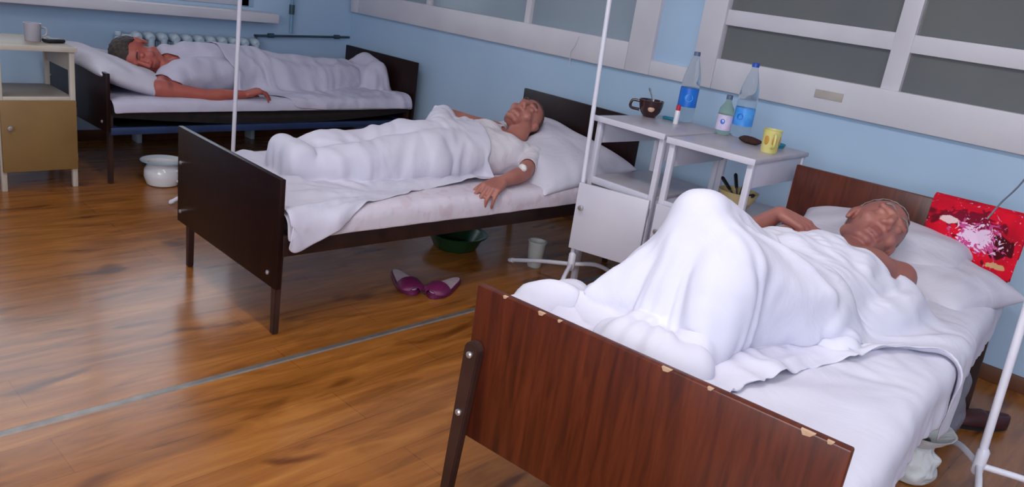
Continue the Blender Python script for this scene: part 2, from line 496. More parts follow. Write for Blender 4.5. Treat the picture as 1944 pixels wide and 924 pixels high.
def cushion(name, mat, cx, cy, cz, sx, sy, th, rz=0, tilt=(0, 0), solid=None, seed=3, parent=None, n=44, sag=0):
    """a soft pillow: two puffed faces meeting in a seam, creased, dented by what lies on it."""
    u = np.linspace(-1, 1, n); a, b = np.meshgrid(u, u, indexing='ij')
    prof = (np.clip(1-np.abs(a)**2.6, 0, 1)*np.clip(1-np.abs(b)**2.6, 0, 1))**.45
    pin = 1-.07*np.cos(a*PI/2)**2*(np.abs(b)**4)
    x = a*sx/2*(1-.06*(1-b*b)*np.abs(a)**5); y = b*sy/2*(1-.06*(1-a*a)*np.abs(b)**5)
    r = np.random.default_rng(seed); wr = 0
    for q in range(9):
        k1, k2 = r.normal(size=2)*(3+q*1.2); wr = wr+np.sin(a*k1+b*k2+r.uniform(0, 6.28))*(.55/(q+2))
    zt = prof*(th*.62)*(1+.12*wr)+.006*wr*prof; zb = -prof*th*.38
    c, s = math.cos(rz), math.sin(rz)
    def put(z):
        X = cx+c*x-s*y; Y = cy+s*x+c*y
        Z = cz+z+tilt[0]*(x)+tilt[1]*(y)-sag*(a+1)**2*.25*(a > -1)
        return np.stack([X, Y, Z], 2)
    top, bot = put(zt), put(zb)
    if solid is not None:
        for k in range(6):
            q = top.reshape(-1, 3); before = q.copy(); solid.push(q, .004)
            low = q[:, 2] < before[:, 2]+1e-6
            q[:, :2] = before[:, :2]; q[~low, 2] = before[~low, 2]
            top = q.reshape(n, n, 3)
            # press straight down below the head
            t2 = top.copy(); t2[1:-1, 1:-1, 2] = .5*top[1:-1, 1:-1, 2]+.125*(top[2:, 1:-1, 2]+top[:-2, 1:-1, 2]+top[1:-1, 2:, 2]+top[1:-1, :-2, 2])
            top = np.where((prof > .3)[..., None], t2, top)
    top[..., 2] = np.maximum(top[..., 2], bot[..., 2])
    V = np.concatenate([top.reshape(-1, 3), bot[1:-1, 1:-1].reshape(-1, 3)])
    idb = np.arange(n*n).reshape(n, n).copy(); idb[1:-1, 1:-1] = n*n+np.arange((n-2)**2).reshape(n-2, n-2)
    F = grid_faces(n, n).tolist()
    for i in range(n-1):
        for j in range(n-1): F.append([idb[i, j], idb[i, j+1], idb[i+1, j+1], idb[i+1, j]])
    o = from_np(name, V, F, mat, parent)
    su = o.modifiers.new('smooth', 'SUBSURF'); su.levels = 1; su.render_levels = 1
    return o

# ------------------------------------------------------------------ people: one continuous surface each
def nrm(v): v = np.array(v, float); return v/(np.linalg.norm(v)+1e-12)

class Body:
    def __init__(s): s.parts = []          # (a, ra, b, rb, group)
    def cap(s, a, ra, b, rb, g): s.parts.append((np.array(a, float), ra, np.array(b, float), rb, g))
    def ell(s, c, ax, rad, g): s.parts.append((np.array(c, float), np.array(ax, float), np.array(rad, float), None, g))
    def hand(s, wr, d, palm, thumb, curls, g, k=1.0):
        """wr wrist, d towards the fingers, palm the way the palm looks, thumb the side the thumb leaves."""
        d = nrm(d); palm = nrm(np.array(palm)-d*np.dot(palm, d)); th = nrm(np.array(thumb)-d*np.dot(thumb, d)-palm*np.dot(thumb, palm))
        wr = np.array(wr, float)
        L = [(.046, .027, .022), (.051, .031, .023), (.047, .029, .022), (.037, .022, .020)]
        offs = [.031, .0105, -.0105, -.030]; base = [.086, .090, .086, .079]; fan = [.10, .03, -.04, -.13]
        for i in range(4):
            kn = wr+d*base[i]*k+th*offs[i]*k-palm*.002
            s.cap(wr+d*.012*k+th*offs[i]*.55*k, .0165*k, kn, .0125*k, g)
            dd = nrm(d+th*fan[i]); p = kn; ang = 0
            for q in range(3):
                ang += curls[i][q]
                v = dd*math.cos(ang)+palm*math.sin(ang)
                e = p+v*L[i][q]*k; r0 = (.0092, .0084, .0076)[q]*k; r1 = (.0084, .0076, .0066)[q]*k
                if i == 3: r0 *= .88; r1 *= .88
                s.cap(p, r0, e, r1, g); p = e
        b0 = wr+d*.022*k+th*.022*k+palm*.008*k
        tdir = nrm(d*.72+th*.62+palm*.32)
        p1 = b0+tdir*.044*k; s.cap(b0, .0165*k, p1, .0118*k, g)
        v = nrm(d*.85+th*.3+palm*.4); p2 = p1+v*.031*k; s.cap(p1, .0112*k, p2, .0096*k, g)
        p3 = p2+nrm(d*.9+palm*.5)*.025*k; s.cap(p2, .0096*k, p3, .0078*k, g)
        s.cap(wr+d*.03*k+th*.02*k+palm*.006, .017*k, wr+d*.03*k-th*.016*k+palm*.006, .015*k, g)
    def head(s, c, top, face, k=1.0):
        Tt = nrm(top); Fc = nrm(np.array(face)-Tt*np.dot(face, Tt)); R = np.cross(Fc, Tt)
        s.hc, s.hT, s.hF, s.hR, s.hk = np.array(c, float), Tt, Fc, R, k
        A = np.stack([R, Fc, Tt], 0)
        def q(x, y, z): return s.hc+(R*x+Fc*y+Tt*z)*k
        def e(x, y, z, rx, ry, rz): s.ell(q(x, y, z), A, np.array([rx, ry, rz])*k, 'head')
        def cp(a, ra, b, rb): s.cap(q(*a), ra*k, q(*b), rb*k, 'head')
        e(0, -.014, .028, .077, .098, .089); e(0, .026, -.03, .063, .07, .086); e(0, .042, -.082, .047, .044, .034)
        cp((-.045, .0, -.07), .022, (-.02, .066, -.1), .017); cp((.045, .0, -.07), .022, (.02, .066, -.1), .017)
        e(0, .074, -.102, .021, .019, .017)
        for x in (-1, 1):
            e(x*.042, .063, -.034, .022, .022, .024)
            cp((x*.012, .086, .024), .0095, (x*.046, .072, .026), .0095)
            e(x*.031, .0775, .004, .0165, .012, .0105)
            e(x*.012, .098, -.034, .0095, .012, .009)
            e(x*.079, -.008, -.004, .008, .020, .031); e(x*.083, -.018, .008, .006, .012, .02); e(x*.078, -.002, -.028, .008, .011, .012)
        cp((0, .09, .018), .0085, (0, .112, -.024), .0125)
        e(0, .109, -.028, .0125, .0125, .0105)
        cp((-.022, .083, -.0605), .007, (.022, .083, -.0605), .007); cp((-.01, .09, -.0605), .0075, (.01, .09, -.0605), .0075)
        cp((-.02, .083, -.0735), .0075, (.02, .083, -.0735), .0075); cp((-.008, .089, -.074), .008, (.008, .089, -.074), .008)
        return q
    def solid(s, skip=(), grow=0):
        S = Solid()
        for a, ra, b, rb, g in s.parts:
            if g in skip: continue
            if rb is None: 
                r = np.sort(b)[1] if False else b.mean(); S.cap(a, r+grow, a+1e-4, r+grow)
            else: S.cap(a, ra+grow, b, rb+grow)
        return S
    def build(s, name, mat, voxel=.0045):
        bm = bmesh.new()
        for a, ra, b, rb, g in s.parts:
            if rb is None:
                mt = Matrix([[*(ra[0]*b[0]), 0], [*(ra[1]*b[1]), 0], [*(ra[2]*b[2]), 0], [0, 0, 0, 1]]).transposed(); mt.translation = Vector(a)
                bmesh.ops.create_uvsphere(bm, u_segments=24, v_segments=16, radius=1, matrix=mt)
                continue
            d = b-a; L = np.linalg.norm(d)
            u, v = frame_at(d if L > 1e-6 else (0, 0, 1)); dn = Vector(nrm(d)) if L > 1e-6 else Vector((0, 0, 1))
            prof = []
            for k in range(7): t = -PI/2+k*PI/12; prof.append((ra*math.cos(t), ra*math.sin(t)))
            for k in range(7): t = k*PI/12; prof.append((rb*math.cos(t), L+rb*math.sin(t)))
            seg = 18; rings = []
            for r_, z_ in prof:
                if r_ < 1e-6: rings.append([bm.verts.new(Vector(a)+dn*z_)])
                else: rings.append([bm.verts.new(Vector(a)+dn*z_+(u*math.cos(2*PI*q/seg)+v*math.sin(2*PI*q/seg))*r_) for q in range(seg)])
            for A_, B_ in zip(rings, rings[1:]):
                for q in range(seg):
                    q2 = (q+1) % seg
                    if len(A_) == 1: bm.faces.new((A_[0], B_[q2], B_[q]))
                    elif len(B_) == 1: bm.faces.new((A_[q], A_[q2], B_[0]))
                    else: bm.faces.new((A_[q], A_[q2], B_[q2], B_[q]))
        bmesh.ops.recalc_face_normals(bm, faces=bm.faces)
        me = bpy.data.meshes.new('raw'); bm.to_mesh(me); bm.free()
        tmp = bpy.data.objects.new('raw', me); C.objects.link(tmp)
        rm = tmp.modifiers.new('r', 'REMESH'); rm.mode = 'VOXEL'; rm.voxel_size = voxel
        dg = bpy.context.evaluated_depsgraph_get(); dg.update()
        ev = tmp.evaluated_get(dg); me2 = bpy.data.meshes.new_from_object(ev)
        bpy.data.objects.remove(tmp); bpy.data.meshes.remove(me)
        nv = len(me2.vertices); V = np.empty(nv*3); me2.vertices.foreach_get('co', V); V = V.reshape(-1, 3)
        E = np.empty(len(me2.edges)*2, int); me2.edges.foreach_get('vertices', E); E = E.reshape(-1, 2)
        deg = np.bincount(E.ravel(), minlength=nv)[:, None]
        dist = np.full(nv, 9.); lab = np.zeros(nv, int); groups = []
        for a, ra, b, rb, g in s.parts:
            if g not in groups: groups.append(g)
            gi = groups.index(g)
            if rb is None:
                qv = ((V-a)@ra.T)/b; dd = (np.linalg.norm(qv, axis=1)-1)*b.min()
            else:
                ab = b-a; t = np.clip((V-a)@ab/(ab@ab+1e-12), 0, 1); dd = np.linalg.norm(V-a-t[:, None]*ab, axis=1)-(ra+(rb-ra)*t)
            mk = dd < dist; dist[mk] = dd[mk]; lab[mk] = gi
        gl = np.array(groups)[lab]
        fine = np.isin(gl, ['head', 'hand', 'covered hand'])[:, None]
        for it in range(26):
            Sx = np.zeros_like(V); np.add.at(Sx, E[:, 0], V[E[:, 1]]); np.add.at(Sx, E[:, 1], V[E[:, 0]])
            w = np.where(fine, .35 if it < 4 else 0, .5)
            V = V+(Sx/np.maximum(deg, 1)-V)*w
        me2.vertices.foreach_set('co', V.ravel()); me2.update()
        at = me2.attributes.new('lips', 'FLOAT', 'POINT')
        h = (V-s.hc)/s.hk; x, y, z = h@s.hR, h@s.hF, h@s.hT
        lp = np.exp(-(x/.024)**4)*np.exp(-((z+.067)/.0125)**4)*(y > .07)
        at.data.foreach_set('value', (lp*.75).astype(np.float32))
        me2.materials.clear(); me2.name = name
        o = link(name, me2, mat, None, 0)
        s.V, s.gl, s.obj, s.me = V, gl, o, me2
        s.hxyz = np.stack([x, y, z], 1)
        return o
    def shell(s, name, keep, mat, off, thick=.003, wob=.002, freq=30, smooth=2):
        """a garment or hair that follows the body: the chosen faces, moved out along their normals."""
        me = s.me; nv = len(s.V)
        N = np.empty(nv*3); me.vertex_normals.foreach_get('vector', N); N = N.reshape(-1, 3)
        Fs = [tuple(p.vertices) for p in me.polygons if all(keep[v] for v in p.vertices)]
        used = sorted({v for f in Fs for v in f}); mp = {v: i for i, v in enumerate(used)}
        V = s.V[used]+N[used]*off
        wv = np.array([mnoise.noise(Vector(p*freq)) for p in V]); V = V+N[used]*(wv*wob)[:, None]
        o = from_np(name, V, [[mp[v] for v in f] for f in Fs], mat, s.obj)
        sm = o.modifiers.new('soften', 'SMOOTH'); sm.iterations = smooth; sm.factor = .5
        so = o.modifiers.new('thickness', 'SOLIDIFY'); so.thickness = thick; so.offset = 0
        return o
    def brows(s, mat):
        for x in (-1, 1):
            pts = [s.hc+(s.hR*x*a+s.hF*b+s.hT*c)*s.hk for a, b, c in ((.012, .098, .028), (.03, .0945, .034), (.047, .0815, .031))]
            obj('eyebrow', T(smoothpath(pts, 4), [.002]*2+[.0042]*5+[.0035]+[.002], 8), mat, s.obj, 0)

def limbs(b, shL, elL, wrL, shR, elR, wrR, hipL, knL, anL, toeL, hipR, knR, anR, toeR, k=1.0):
    for sh, el, wr in ((shL, elL, wrL), (shR, elR, wrR)):
        sh, el, wr = map(np.array, (sh, el, wr))
        b.cap(sh, .055*k, sh+(el-sh)*.3, .048*k, 'arm'); b.cap(sh, .048*k, el, .037*k, 'arm')
        b.cap(el, .037*k, el+(wr-el)*.3, .040*k, 'arm'); b.cap(el+(wr-el)*.3, .040*k, wr, .026*k, 'arm')
    for hp, kn, an, to in ((hipL, knL, anL, toeL), (hipR, knR, anR, toeR)):
        hp, kn, an, to = map(np.array, (hp, kn, an, to))
        b.cap(hp, .088*k, kn, .055*k, 'leg'); b.cap(kn, .054*k, kn+(an-kn)*.35, .056*k, 'leg'); b.cap(kn+(an-kn)*.35, .056*k, an, .036*k, 'leg')
        b.cap(an, .036*k, to, .022*k, 'leg'); b.cap(an, .034*k, an-(to-an)*.22, .03*k, 'leg')

def torso(b, pelvis, chest, neck, headbase, shL, shR, hipL, hipR, k=1.0):
    p, c, nk, shL, shR, hipL, hipR = map(lambda q: np.array(q, float), (pelvis, chest, neck, shL, shR, hipL, hipR))
    b.cap(hipL, .098*k, hipR, .098*k, 'torso')
    for sh, hp in ((shL, hipL), (shR, hipR)):
        m = p+(hp-p)*.75; q = c+(sh-c)*.55-(c-p)*.06
        b.cap(m, .1*k, q, .098*k, 'torso'); b.cap(q, .095*k, c+(sh-c)*.72, .07*k, 'torso')
        b.cap(nk+(c-nk)*.15, .052*k, sh, .05*k, 'shoulder')
    b.cap(p, .115*k, c, .115*k, 'torso'); b.cap(c, .11*k, nk, .06*k, 'torso')
    b.cap(nk, .057*k, headbase, .055*k, 'neck')

# ================================================================== the room
RX, RY, RZ = 8.6, -6.2, 3.1

def wall_with_holes(name, along, fixed, thick, a0, a1, z0, z1, holes, mat='wall'):
    """a wall slab along 'x' or 'y' at fixed coordinate (inner face), openings given as (a0, a1, z0, z1)."""
    bm = bmesh.new()
    av = sorted({a0, a1, *[h[0] for h in holes], *[h[1] for h in holes]}); zv = sorted({z0, z1, *[h[2] for h in holes], *[h[3] for h in holes]})
    for p, q in zip(av, av[1:]):
        for r, s in zip(zv, zv[1:]):
            if any(h[0] <= p and q <= h[1] and h[2] <= r and s <= h[3] for h in holes): continue
            lo, hi = min(fixed, fixed+thick), max(fixed, fixed+thick)
            if along == 'x': box(bm, p, q, lo, hi, r, s, 0)
            else: box(bm, lo, hi, p, q, r, s, 0)
    bmesh.ops.remove_doubles(bm, verts=bm.verts, dist=1e-5)
    return struct(obj(name, bm, mat, None, None))

struct(obj('floor', B(-.1, RX+.1, RY-.1, .1, -.1, 0, 0), 'floor', None, None))
struct(obj('ceiling', B(-.1, RX+.1, RY-.1, .1, RZ, RZ+.1, 0), 'ceil', None, None))
W1 = (-3.1, -.86, .95, 2.45)                    # daylight window over the radiator
wall_with_holes('wall_back', 'y', 0, -.18, RY, 0, 0, RZ, [W1])
W2 = (.10, 2.80, 1.14, 2.3); W3 = (3.34, 5.95, 1.14, 2.3)
wall_with_holes('wall_right', 'x', 0, .16, -.1, RX+.1, 0, RZ, [W2, W3])
W4 = (4.6, 7.8, .95, 2.6)                       # large windows on the camera's side of the ward
wall_with_holes('wall_left', 'x', RY, -.18, -.1, RX+.1, 0, RZ, [W4])
wall_with_holes('wall_front', 'y', RX, .1, RY, 0, 0, RZ, [])

# window_1: white frame, sill board, panes
def bars(rects, place, name, mat, parent, bev=.004):
    bm = bmesh.new()
    for r in rects: box(bm, *place(*r), bev)
    return obj(name, bm, mat, parent)

w1 = thing('window_1', 'daylight window with white frame above the radiator', 'window', (0, 0, 0)); w1['kind'] = 'structure'
pl1 = lambda y0, y1, z0, z1, x0=-.13, x1=-.07: (x0, x1, y0, y1, z0, z1)
bars([(W1[0], W1[1], W1[2], W1[2]+.09), (W1[0], W1[1], W1[3]-.08, W1[3]), (W1[0], W1[0]+.08, W1[2], W1[3]), (W1[1]-.08, W1[1], W1[2], W1[3]),
      (-2.02, -1.94, W1[2], W1[3])], pl1, 'window_frame', 'white', w1)
for y0, y1 in ((W1[0]+.06, -2.0), (-1.96, W1[1]-.06)):
    obj('pane', B(-.105, -.1, y0, y1, W1[2]+.07, W1[3]-.06, 0), M['glass'], w1, None)
obj('window_sill', B(-.1, .17, W1[0]-.2, -.745, .862, .93, .008), 'white', w1)
obj('apron_board', B(-.005, .02, W1[0]-.2, -.80, .845, .865, .004), 'white', w1)

# windows to the corridor: wide white frames on the right wall with painted panes
def inner_window(name, o, hole, xs_mull, transoms, fo, matpane, mw=.05, panelabel=None):
    x0, x1, z0, z1 = hole
    w = thing(name, o, 'window', (0, 0, 0)); w['kind'] = 'structure'
    p = lambda a, b, c, d, y0=-.03, y1=.05: (a, b, y0, y1, c, d)
    r = [(fo[0], x0+.02, fo[2], z1+.1), (x1-.02, fo[1], fo[2], z1+.1), (x0+.02, x1-.02, fo[2], z0+.012), (x0+.02, x1-.02, z1-.012, z1+.1)]
    bars(r, p, 'window_frame', 'white', w, .006)
    pb = lambda a, b, c, d: (a, b, -.012, .045, c, d)
    if xs_mull: bars([(m-mw/2, m+mw/2, z0, z1) for m in xs_mull], pb, 'mullion', 'white', w)
    if transoms: bars([(x0, x1, t-.04, t+.04) for t in transoms], lambda a, b, c, d: (a, b, -.008, .04, c, d), 'transom', 'white', w)
    es = [x0]+list(xs_mull)+[x1]; tz = [z0]+list(transoms)+[z1]
    for a, b in zip(es, es[1:]):
        for c, d in zip(tz, tz[1:]):
            obj('pane', B(a-.0, b+.0, .018, .024, c, d, 0), matpane, w, None)
    return w
inner_window('window_2', 'long white framed corridor window with pale bluish panes beside the corner', W2, [.95, 1.94], [1.42+.05], (.02, 2.95, .99, 2.4), 'pane_far', .045)
inner_window('window_3', 'white framed corridor window with dark grey panes above the nearest bed', W3, [4.26, 5.2], [1.365], (3.22, 6.1, .99, 2.4), 'pane', .085)
# white ledge running under both windows
struct(obj('trim_1', B(2.94, 3.23, -.022, .01, .99, 1.075, .004), 'white'))
tp = obj('paper_label', B(3.93, 4.07, -.0335, -.0305, 1.055, 1.095, .001), 'tape'); tag(tp, 'old beige strip stuck on the white frame below the dark corridor window', 'sticker')
# corridor behind the painted panes is closed off
struct(obj('wall_corridor', B(-.1, RX, .7, .75, 0, RZ, 0), 'ceil', None, None))

# window_4 lights the ward from the camera's side
w4 = thing('window_4', 'tall daylight window on the side of the ward behind the photographer', 'window', (0, 0, 0)); w4['kind'] = 'structure'
pl4 = lambda x0, x1, z0, z1: (x0, x1, RY-.12, RY-.06, z0, z1)
bars([(W4[0], W4[1], W4[2], W4[2]+.08), (W4[0], W4[1], W4[3]-.08, W4[3]), (W4[0], W4[0]+.08, W4[2], W4[3]), (W4[1]-.08, W4[1], W4[2], W4[3]), (6.16, 6.24, W4[2], W4[3])], pl4, 'window_frame', 'white', w4)
obj('window_sill', B(W4[0]-.1, W4[1]+.1, RY-.05, RY+.18, W4[2]-.06, W4[2], .006), 'white', w4)

# skirting along the right wall
struct(obj('baseboard_right', B(0, RX, -.018, 0, 0, .07, .004), plain('brown skirting paint', '#5a3420', '#6a3f28', .5, 6)))
struct(obj('baseboard_back', B(0, .018, RY, -.018, 0, .07, .004), 'skirt' if 'skirt' in M else bpy.data.materials['brown skirting paint']))
# metal joint strip across the floor
bm = bmesh.new(); prism(bm, [(-.016, 0), (-.010, .003), (.010, .003), (.016, 0)], RY, 0, lambda u, v, t: (3.331+u, t, v))
struct(obj('trim_2', bm, 'strip', None, None))

# ------------------------------------------------------------------ radiator and pipes
rad = thing('radiator', 'pale cast iron sectional radiator under the back window', 'radiator', (.09, -1.32, 0))
bm = bmesh.new()
def section():
    bm = bmesh.new()
    for dx in (-.045, .045):
        tube(bm, [(dx, 0, .16), (dx, 0, .70)], .021, 10)
    for z in (.16, .70): tube(bm, smoothpath([(-.055, 0, z), (0, 0, z+(.012 if z > .5 else -.012)), (.055, 0, z)], 4), [.02]+[.032]*7+[.02], 10)
    box(bm, -.05, .05, -.012, .012, .17, .69, .004)
    return bm
n_sec = 11
sec0 = obj('section', section(), 'rad', rad)
for i in range(n_sec):
    y = -.42+i*.084
    s_ = sec0 if i == 0 else sec0.copy()
    if i: C.objects.link(s_); s_.parent = rad
    s_.location = (0, y, 0)
obj('valve', lathe(tube(bmesh.new(), smoothpath([(0, -.44, .70), (0, -.52, .70), (-.0, -.545, .66), (0, -.545, .6)], 5), .016, 10), [(0, 0), (.02, 0), (.024, .012), (.02, .03), (0, .03)], 12, (0, -.53, .705)), 'rad', rad)
for y in (-.43, .40): obj('foot', B(-.05, .05, y, y+.03, 0, .16), 'rad', rad)
hp = thing('heating_pipe', 'dark thin heating pipe run with joints beside the radiator', 'pipe', (.05, -.6, 0))
obj('pipe', T(smoothpath([(0, -.262, .56), (0, -.262, .70), (0, -.255, .752), (0, -.2, .758), (0, .56, .79)], 6), .009, 10), 'pipe', hp)
obj('riser', T([(0, .025, .79), (0, .025, 3.05)], .013, 10), 'pipeblue', hp)
for y, z in ((-.14, .762), (.44, .785)): obj('joint', T([(0, y-.022, z), (0, y+.022, z+.002)], .017, 10), 'pipe', hp)
obj('joint', T([(0, .025, .93), (0, .025, 1.0)], .02, 10), 'pipe', hp)
obj('elbow', T([(0, -.262, .545), (0, -.262, .60)], .02, 10), 'pipe', hp)

# ------------------------------------------------------------------ beds
def make_bed(label, loc, rz, L, foot, head, railz, panel, railmat, legtop=.50, inset=.05, splay=0.0, legmat='legwood', sagz=.05, inner=False):
    t = thing('hospital_bed', label, 'bed', (*loc, 0), rz, 'hospital beds of the ward')
    for nm, (zb, zt), l0, l1 in (('footboard', foot, -.022, 0), ('headboard', head, L, L+.022)):
        p = obj(nm, B(0, BW, l0, l1, zb, zt, .004), panel, t)
        if inner:
            for w, z in ((.035, zb+.05), (.035, zt-.15), (BW-.06, zb+.05)):
                if True:
                    o = -.022 if l0 < 0 else L+.022; q = -1 if l0 < 0 else 1
                    obj('bolt', T([(w, o-q*.002, z), (w, o+q*.004, z), (w, o+q*.007, z)], [.0085, .0085, .005], 12), 'bolt', p)
        out = -1 if l0 < 0 else 1
        lf = l0 if out < 0 else l1
        if inner: lf = l1 if out < 0 else l0; lf += -out*.0245
        ltop = min(legtop, zt-.1)
        for side in (0, 1):
            w_t = inset if side == 0 else BW-inset
            w_b = w_t+(-splay if side == 0 else splay)
            hw_t, hw_b = .023, .013
            poly = [(w_b-hw_b, 0), (w_b+hw_b, 0), (w_t+hw_t, ltop-.02)]+[(w_t+hw_t*math.cos(a), ltop-.02+hw_t*math.sin(a)) for a in np.linspace(.4, PI-.4, 5)]+[(w_t-hw_t, ltop-.02)]
            bm = bmesh.new(); prism(bm, poly, lf, lf+out*.024, lambda u, v, q: (u, q, v))
            bmesh.ops.recalc_face_normals(bm, faces=bm.faces)
            bmesh.ops.bevel(bm, geom=[e for e in bm.edges], offset=.003, segments=2, affect='EDGES')
            lg = obj('leg', bm, legmat, t)
            for z in (ltop-.03, ltop-.19):
                if z < zb+.01: continue
                f = (ltop-z)/ltop; ww = w_t+(w_b-w_t)*f
                bm = bmesh.new(); o = lf+out*.024
                tube(bm, [(ww, o-out*.002, z), (ww, o+out*.004, z), (ww, o+out*.007, z)], [.0085, .0085, .005], 12)
                obj('bolt', bm, 'bolt', lg)
    for w in (0, BW-.03):
        bm = B(w, w+.03, 0, L, railz[0], railz[1], .003)
        obj('side_rail', bm, railmat, t)
    for k in (0, 1):
        l = .03 if k == 0 else L-.06
        obj('cross_bar', B(.03, BW-.03, l, l+.03, railz[0]+.01, railz[1]-.005, .003), railmat, t)
    n, m = 24, 50
    a, b = np.meshgrid(np.linspace(.031, BW-.031, n), np.linspace(.061, L-.061, m), indexing='ij')
    zz = railz[1]-.012-sagz*np.sin((b-.06)/(L-.12)*PI)*np.sin((a)/BW*PI)**.7
    o = from_np('spring_mesh', np.stack([a, b, zz], 2).reshape(-1, 3), grid_faces(n, m).tolist(), 'blackmesh', t)
    so = o.modifiers.new('thickness', 'SOLIDIFY'); so.thickness = .012
    return t

def make_mattress(label, loc, rz, L, z0, z1, sag=0.0, mat='mattress'):
    bm = bmesh.new(); box(bm, .032, BW-.032, .012, L-.012, z0, z1, 0)
    bmesh.ops.subdivide_edges(bm, edges=list(bm.edges), cuts=14, use_grid_fill=True)
    for v in bm.verts:
        w, l, z = v.co
        ew = min(w-.032, BW-.032-w); el = min(l-.012, L-.012-l)
        if z < z1-.004: v.co.z -= sag*math.sin(max(0, min(1, l/L))*PI)
        cz = (z0+z1)/2
        k = max(0, 1-abs(z-cz)/((z1-z0)/2))
        v.co.x += (.016 if w > BW/2 else -.016)*k*(ew < .001); v.co.y += 0
        v.co += Vector((0, 0, mnoise.noise(Vector((w*5, l*5, z*5)))*.004))
    o = obj('mattress', bm, mat, None, 0); o.location = (*loc, 0); o.rotation_euler = (0, 0, rz)
    sb = o.modifiers.new('round', 'BEVEL'); sb.width = .02; sb.segments = 3; sb.limit_method = 'ANGLE'
    return tag(o, label, 'mattress', 'mattresses on the beds')

B1 = ((.213, -2.28), .02, 2.13); B2 = ((2.316, -2.4249), -.0324, 2.002); B3 = ((4.3358, -2.6174), .0798, 2.002)
make_bed('dark wooden hospital bed with blue rails along the back wall under the radiator', *B1, (.30, .62), (.28, .744), (.285, .325), 'veneer1', 'bluesteel', .45, inner=True)
make_bed('nearly black hospital bed in the middle, its foot towards the floor strip', *B2, (.200, .614), (.34, .807), (.325, .405), 'veneer2', 'steel', .36, .055, inner=True, sagz=.11)
make_bed('reddish brown veneered hospital bed, nearest of the three', *B3, (.288, .684), (.40, .812), (.34, .415), 'veneer3', 'steel', .548, .026, .034)
foot3 = [o for o in C.objects if o.name.startswith('footboard')][-1]
for w, dw, dz in ((.085, .012, .006), (.19, .018, .008), (.24, .010, .005), (.505, .022, .008), (.60, .012, .006), (.79, .026, .010), (.83, .012, .006)):
    bm = bmesh.new(); prism(bm, [(w-dw/2, .6845), (w-dw*.3, .6845-dz), (w+dw*.2, .6845-dz*.8), (w+dw/2, .6845)], -.0228, -.015, lambda u, v, q: (u, q, v)); bmesh.ops.recalc_face_normals(bm, faces=bm.faces)
    obj('veneer_chip', bm, plain('bare chipped edge', '#b58f73', '#c7a58a', .7, 40) if 'bare chipped edge' not in bpy.data.materials else bpy.data.materials['bare chipped edge'], foot3, None)
MT1, MT2, MT3 = .47, .475, .545
make_mattress('sagging dark mattress on the bed along the back wall', B1[0], B1[1], B1[2], .375, MT1, .06)
make_mattress('thin dark mattress under the pink tinged sheet of the middle bed', B2[0], B2[1], B2[2], .395, MT2)
make_mattress('thick dark mattress under the white sheet of the nearest bed', B3[0], B3[1], B3[2], .405, MT3)

def inbed(o, bed):
    o.location = (*bed[0], 0); o.rotation_euler = (0, 0, bed[1]); return o

def bed_solid(L, mt, foot, head):
    S = Solid()
    S.box(-.006, BW+.006, .0, L, .05, mt, .03)
    S.box(-.01, BW+.01, -.03, .004, 0, foot, .005); S.box(-.01, BW+.01, L-.004, L+.03, 0, head, .005)
    return S
def plus(*ss):
    S = Solid()
    for s in ss: S.caps += s.caps; S.boxes += s.boxes
    return S

# ================================================================== nearest bed (red brown veneer)
S3 = bed_solid(B3[2], MT3, .684, .812)
S3.cap((.0, .13, .550), .05, (.03, .34, .560), .05); S3.cap((.03, .34, .555), .045, (.26, .30, .525), .045)
P = drape(sheet_grid(-.10, BW+.10, .012, 1.985, MT3+.05, .022), S3, 60, 8, .006, 1.04, seed=11, jitter=.010)
tag(inbed(cloth_obj('bottom_sheet', P, 'sheet3', thick=.003, crease=.008, freq=6, folds=((.92, .72, 3.2, .012, .04, .7, 3.0), (.10, .30, 3.4, .012, .04, .5, 7.0))), B3), 'white bottom sheet hanging over the side of the nearest bed', 'sheet', 'bottom sheets')

p3 = Body()
sh3L, sh3R = (.265, 1.375, .655), (.615, 1.40, .63)      # far, near shoulder
torso(p3, (.43, .82, .625), (.435, 1.19, .635), (.445, 1.395, .655), (.455, 1.51, .685), sh3L, sh3R, (.345, .80, .63), (.515, .80, .63))
limbs(p3, sh3L, (.13, 1.20, .65), (.25, 1.185, .775), sh3R, (.685, 1.10, .59), (.61, .88, .58),
      (.35, .79, .635), (.285, .485, .855), (.29, .36, .585), (.285, .26, .572), (.51, .79, .635), (.385, .46, .785), (.41, .35, .585), (.405, .25, .572))
p3.hand((.25, 1.185, .775), (.86, .06, -.22), (-.3, .1, -.95), (.15, .95, .1), [(.3, .5, .3), (.35, .5, .35), (.4, .5, .35), (.45, .5, .3)], 'hand', 1.08)
p3.hand((.61, .88, .58), (-.1, -1, -.02), (0, 0, -1), (-1, 0, 0), [(.2, .3, .2)]*4, 'covered hand')
p3.head((.462, 1.552, .722), (.26, .82, .48), (.50, -.70, .52), 1.18)
S3p = p3.solid(('hand',))
o = inbed(p3.build('person', 'skin3'), B3)
tag(o, 'grey-haired man lying on his back with raised knees, hand on chest, in the nearest bed', 'person')
x, y, z = p3.hxyz.T
mn = np.array([mnoise.noise(Vector(q*40)) for q in p3.hxyz])*.008
p3.shell('hair', (p3.gl == 'head') & (z > .02+mn+np.clip((y+.02)*1.1, -.07, .062)) & (np.abs(x) < .2) & ~((np.abs(x) > .078) & (z < .03)), 'hair3', .003, .004, .004, 60)
p3.brows('hair3')

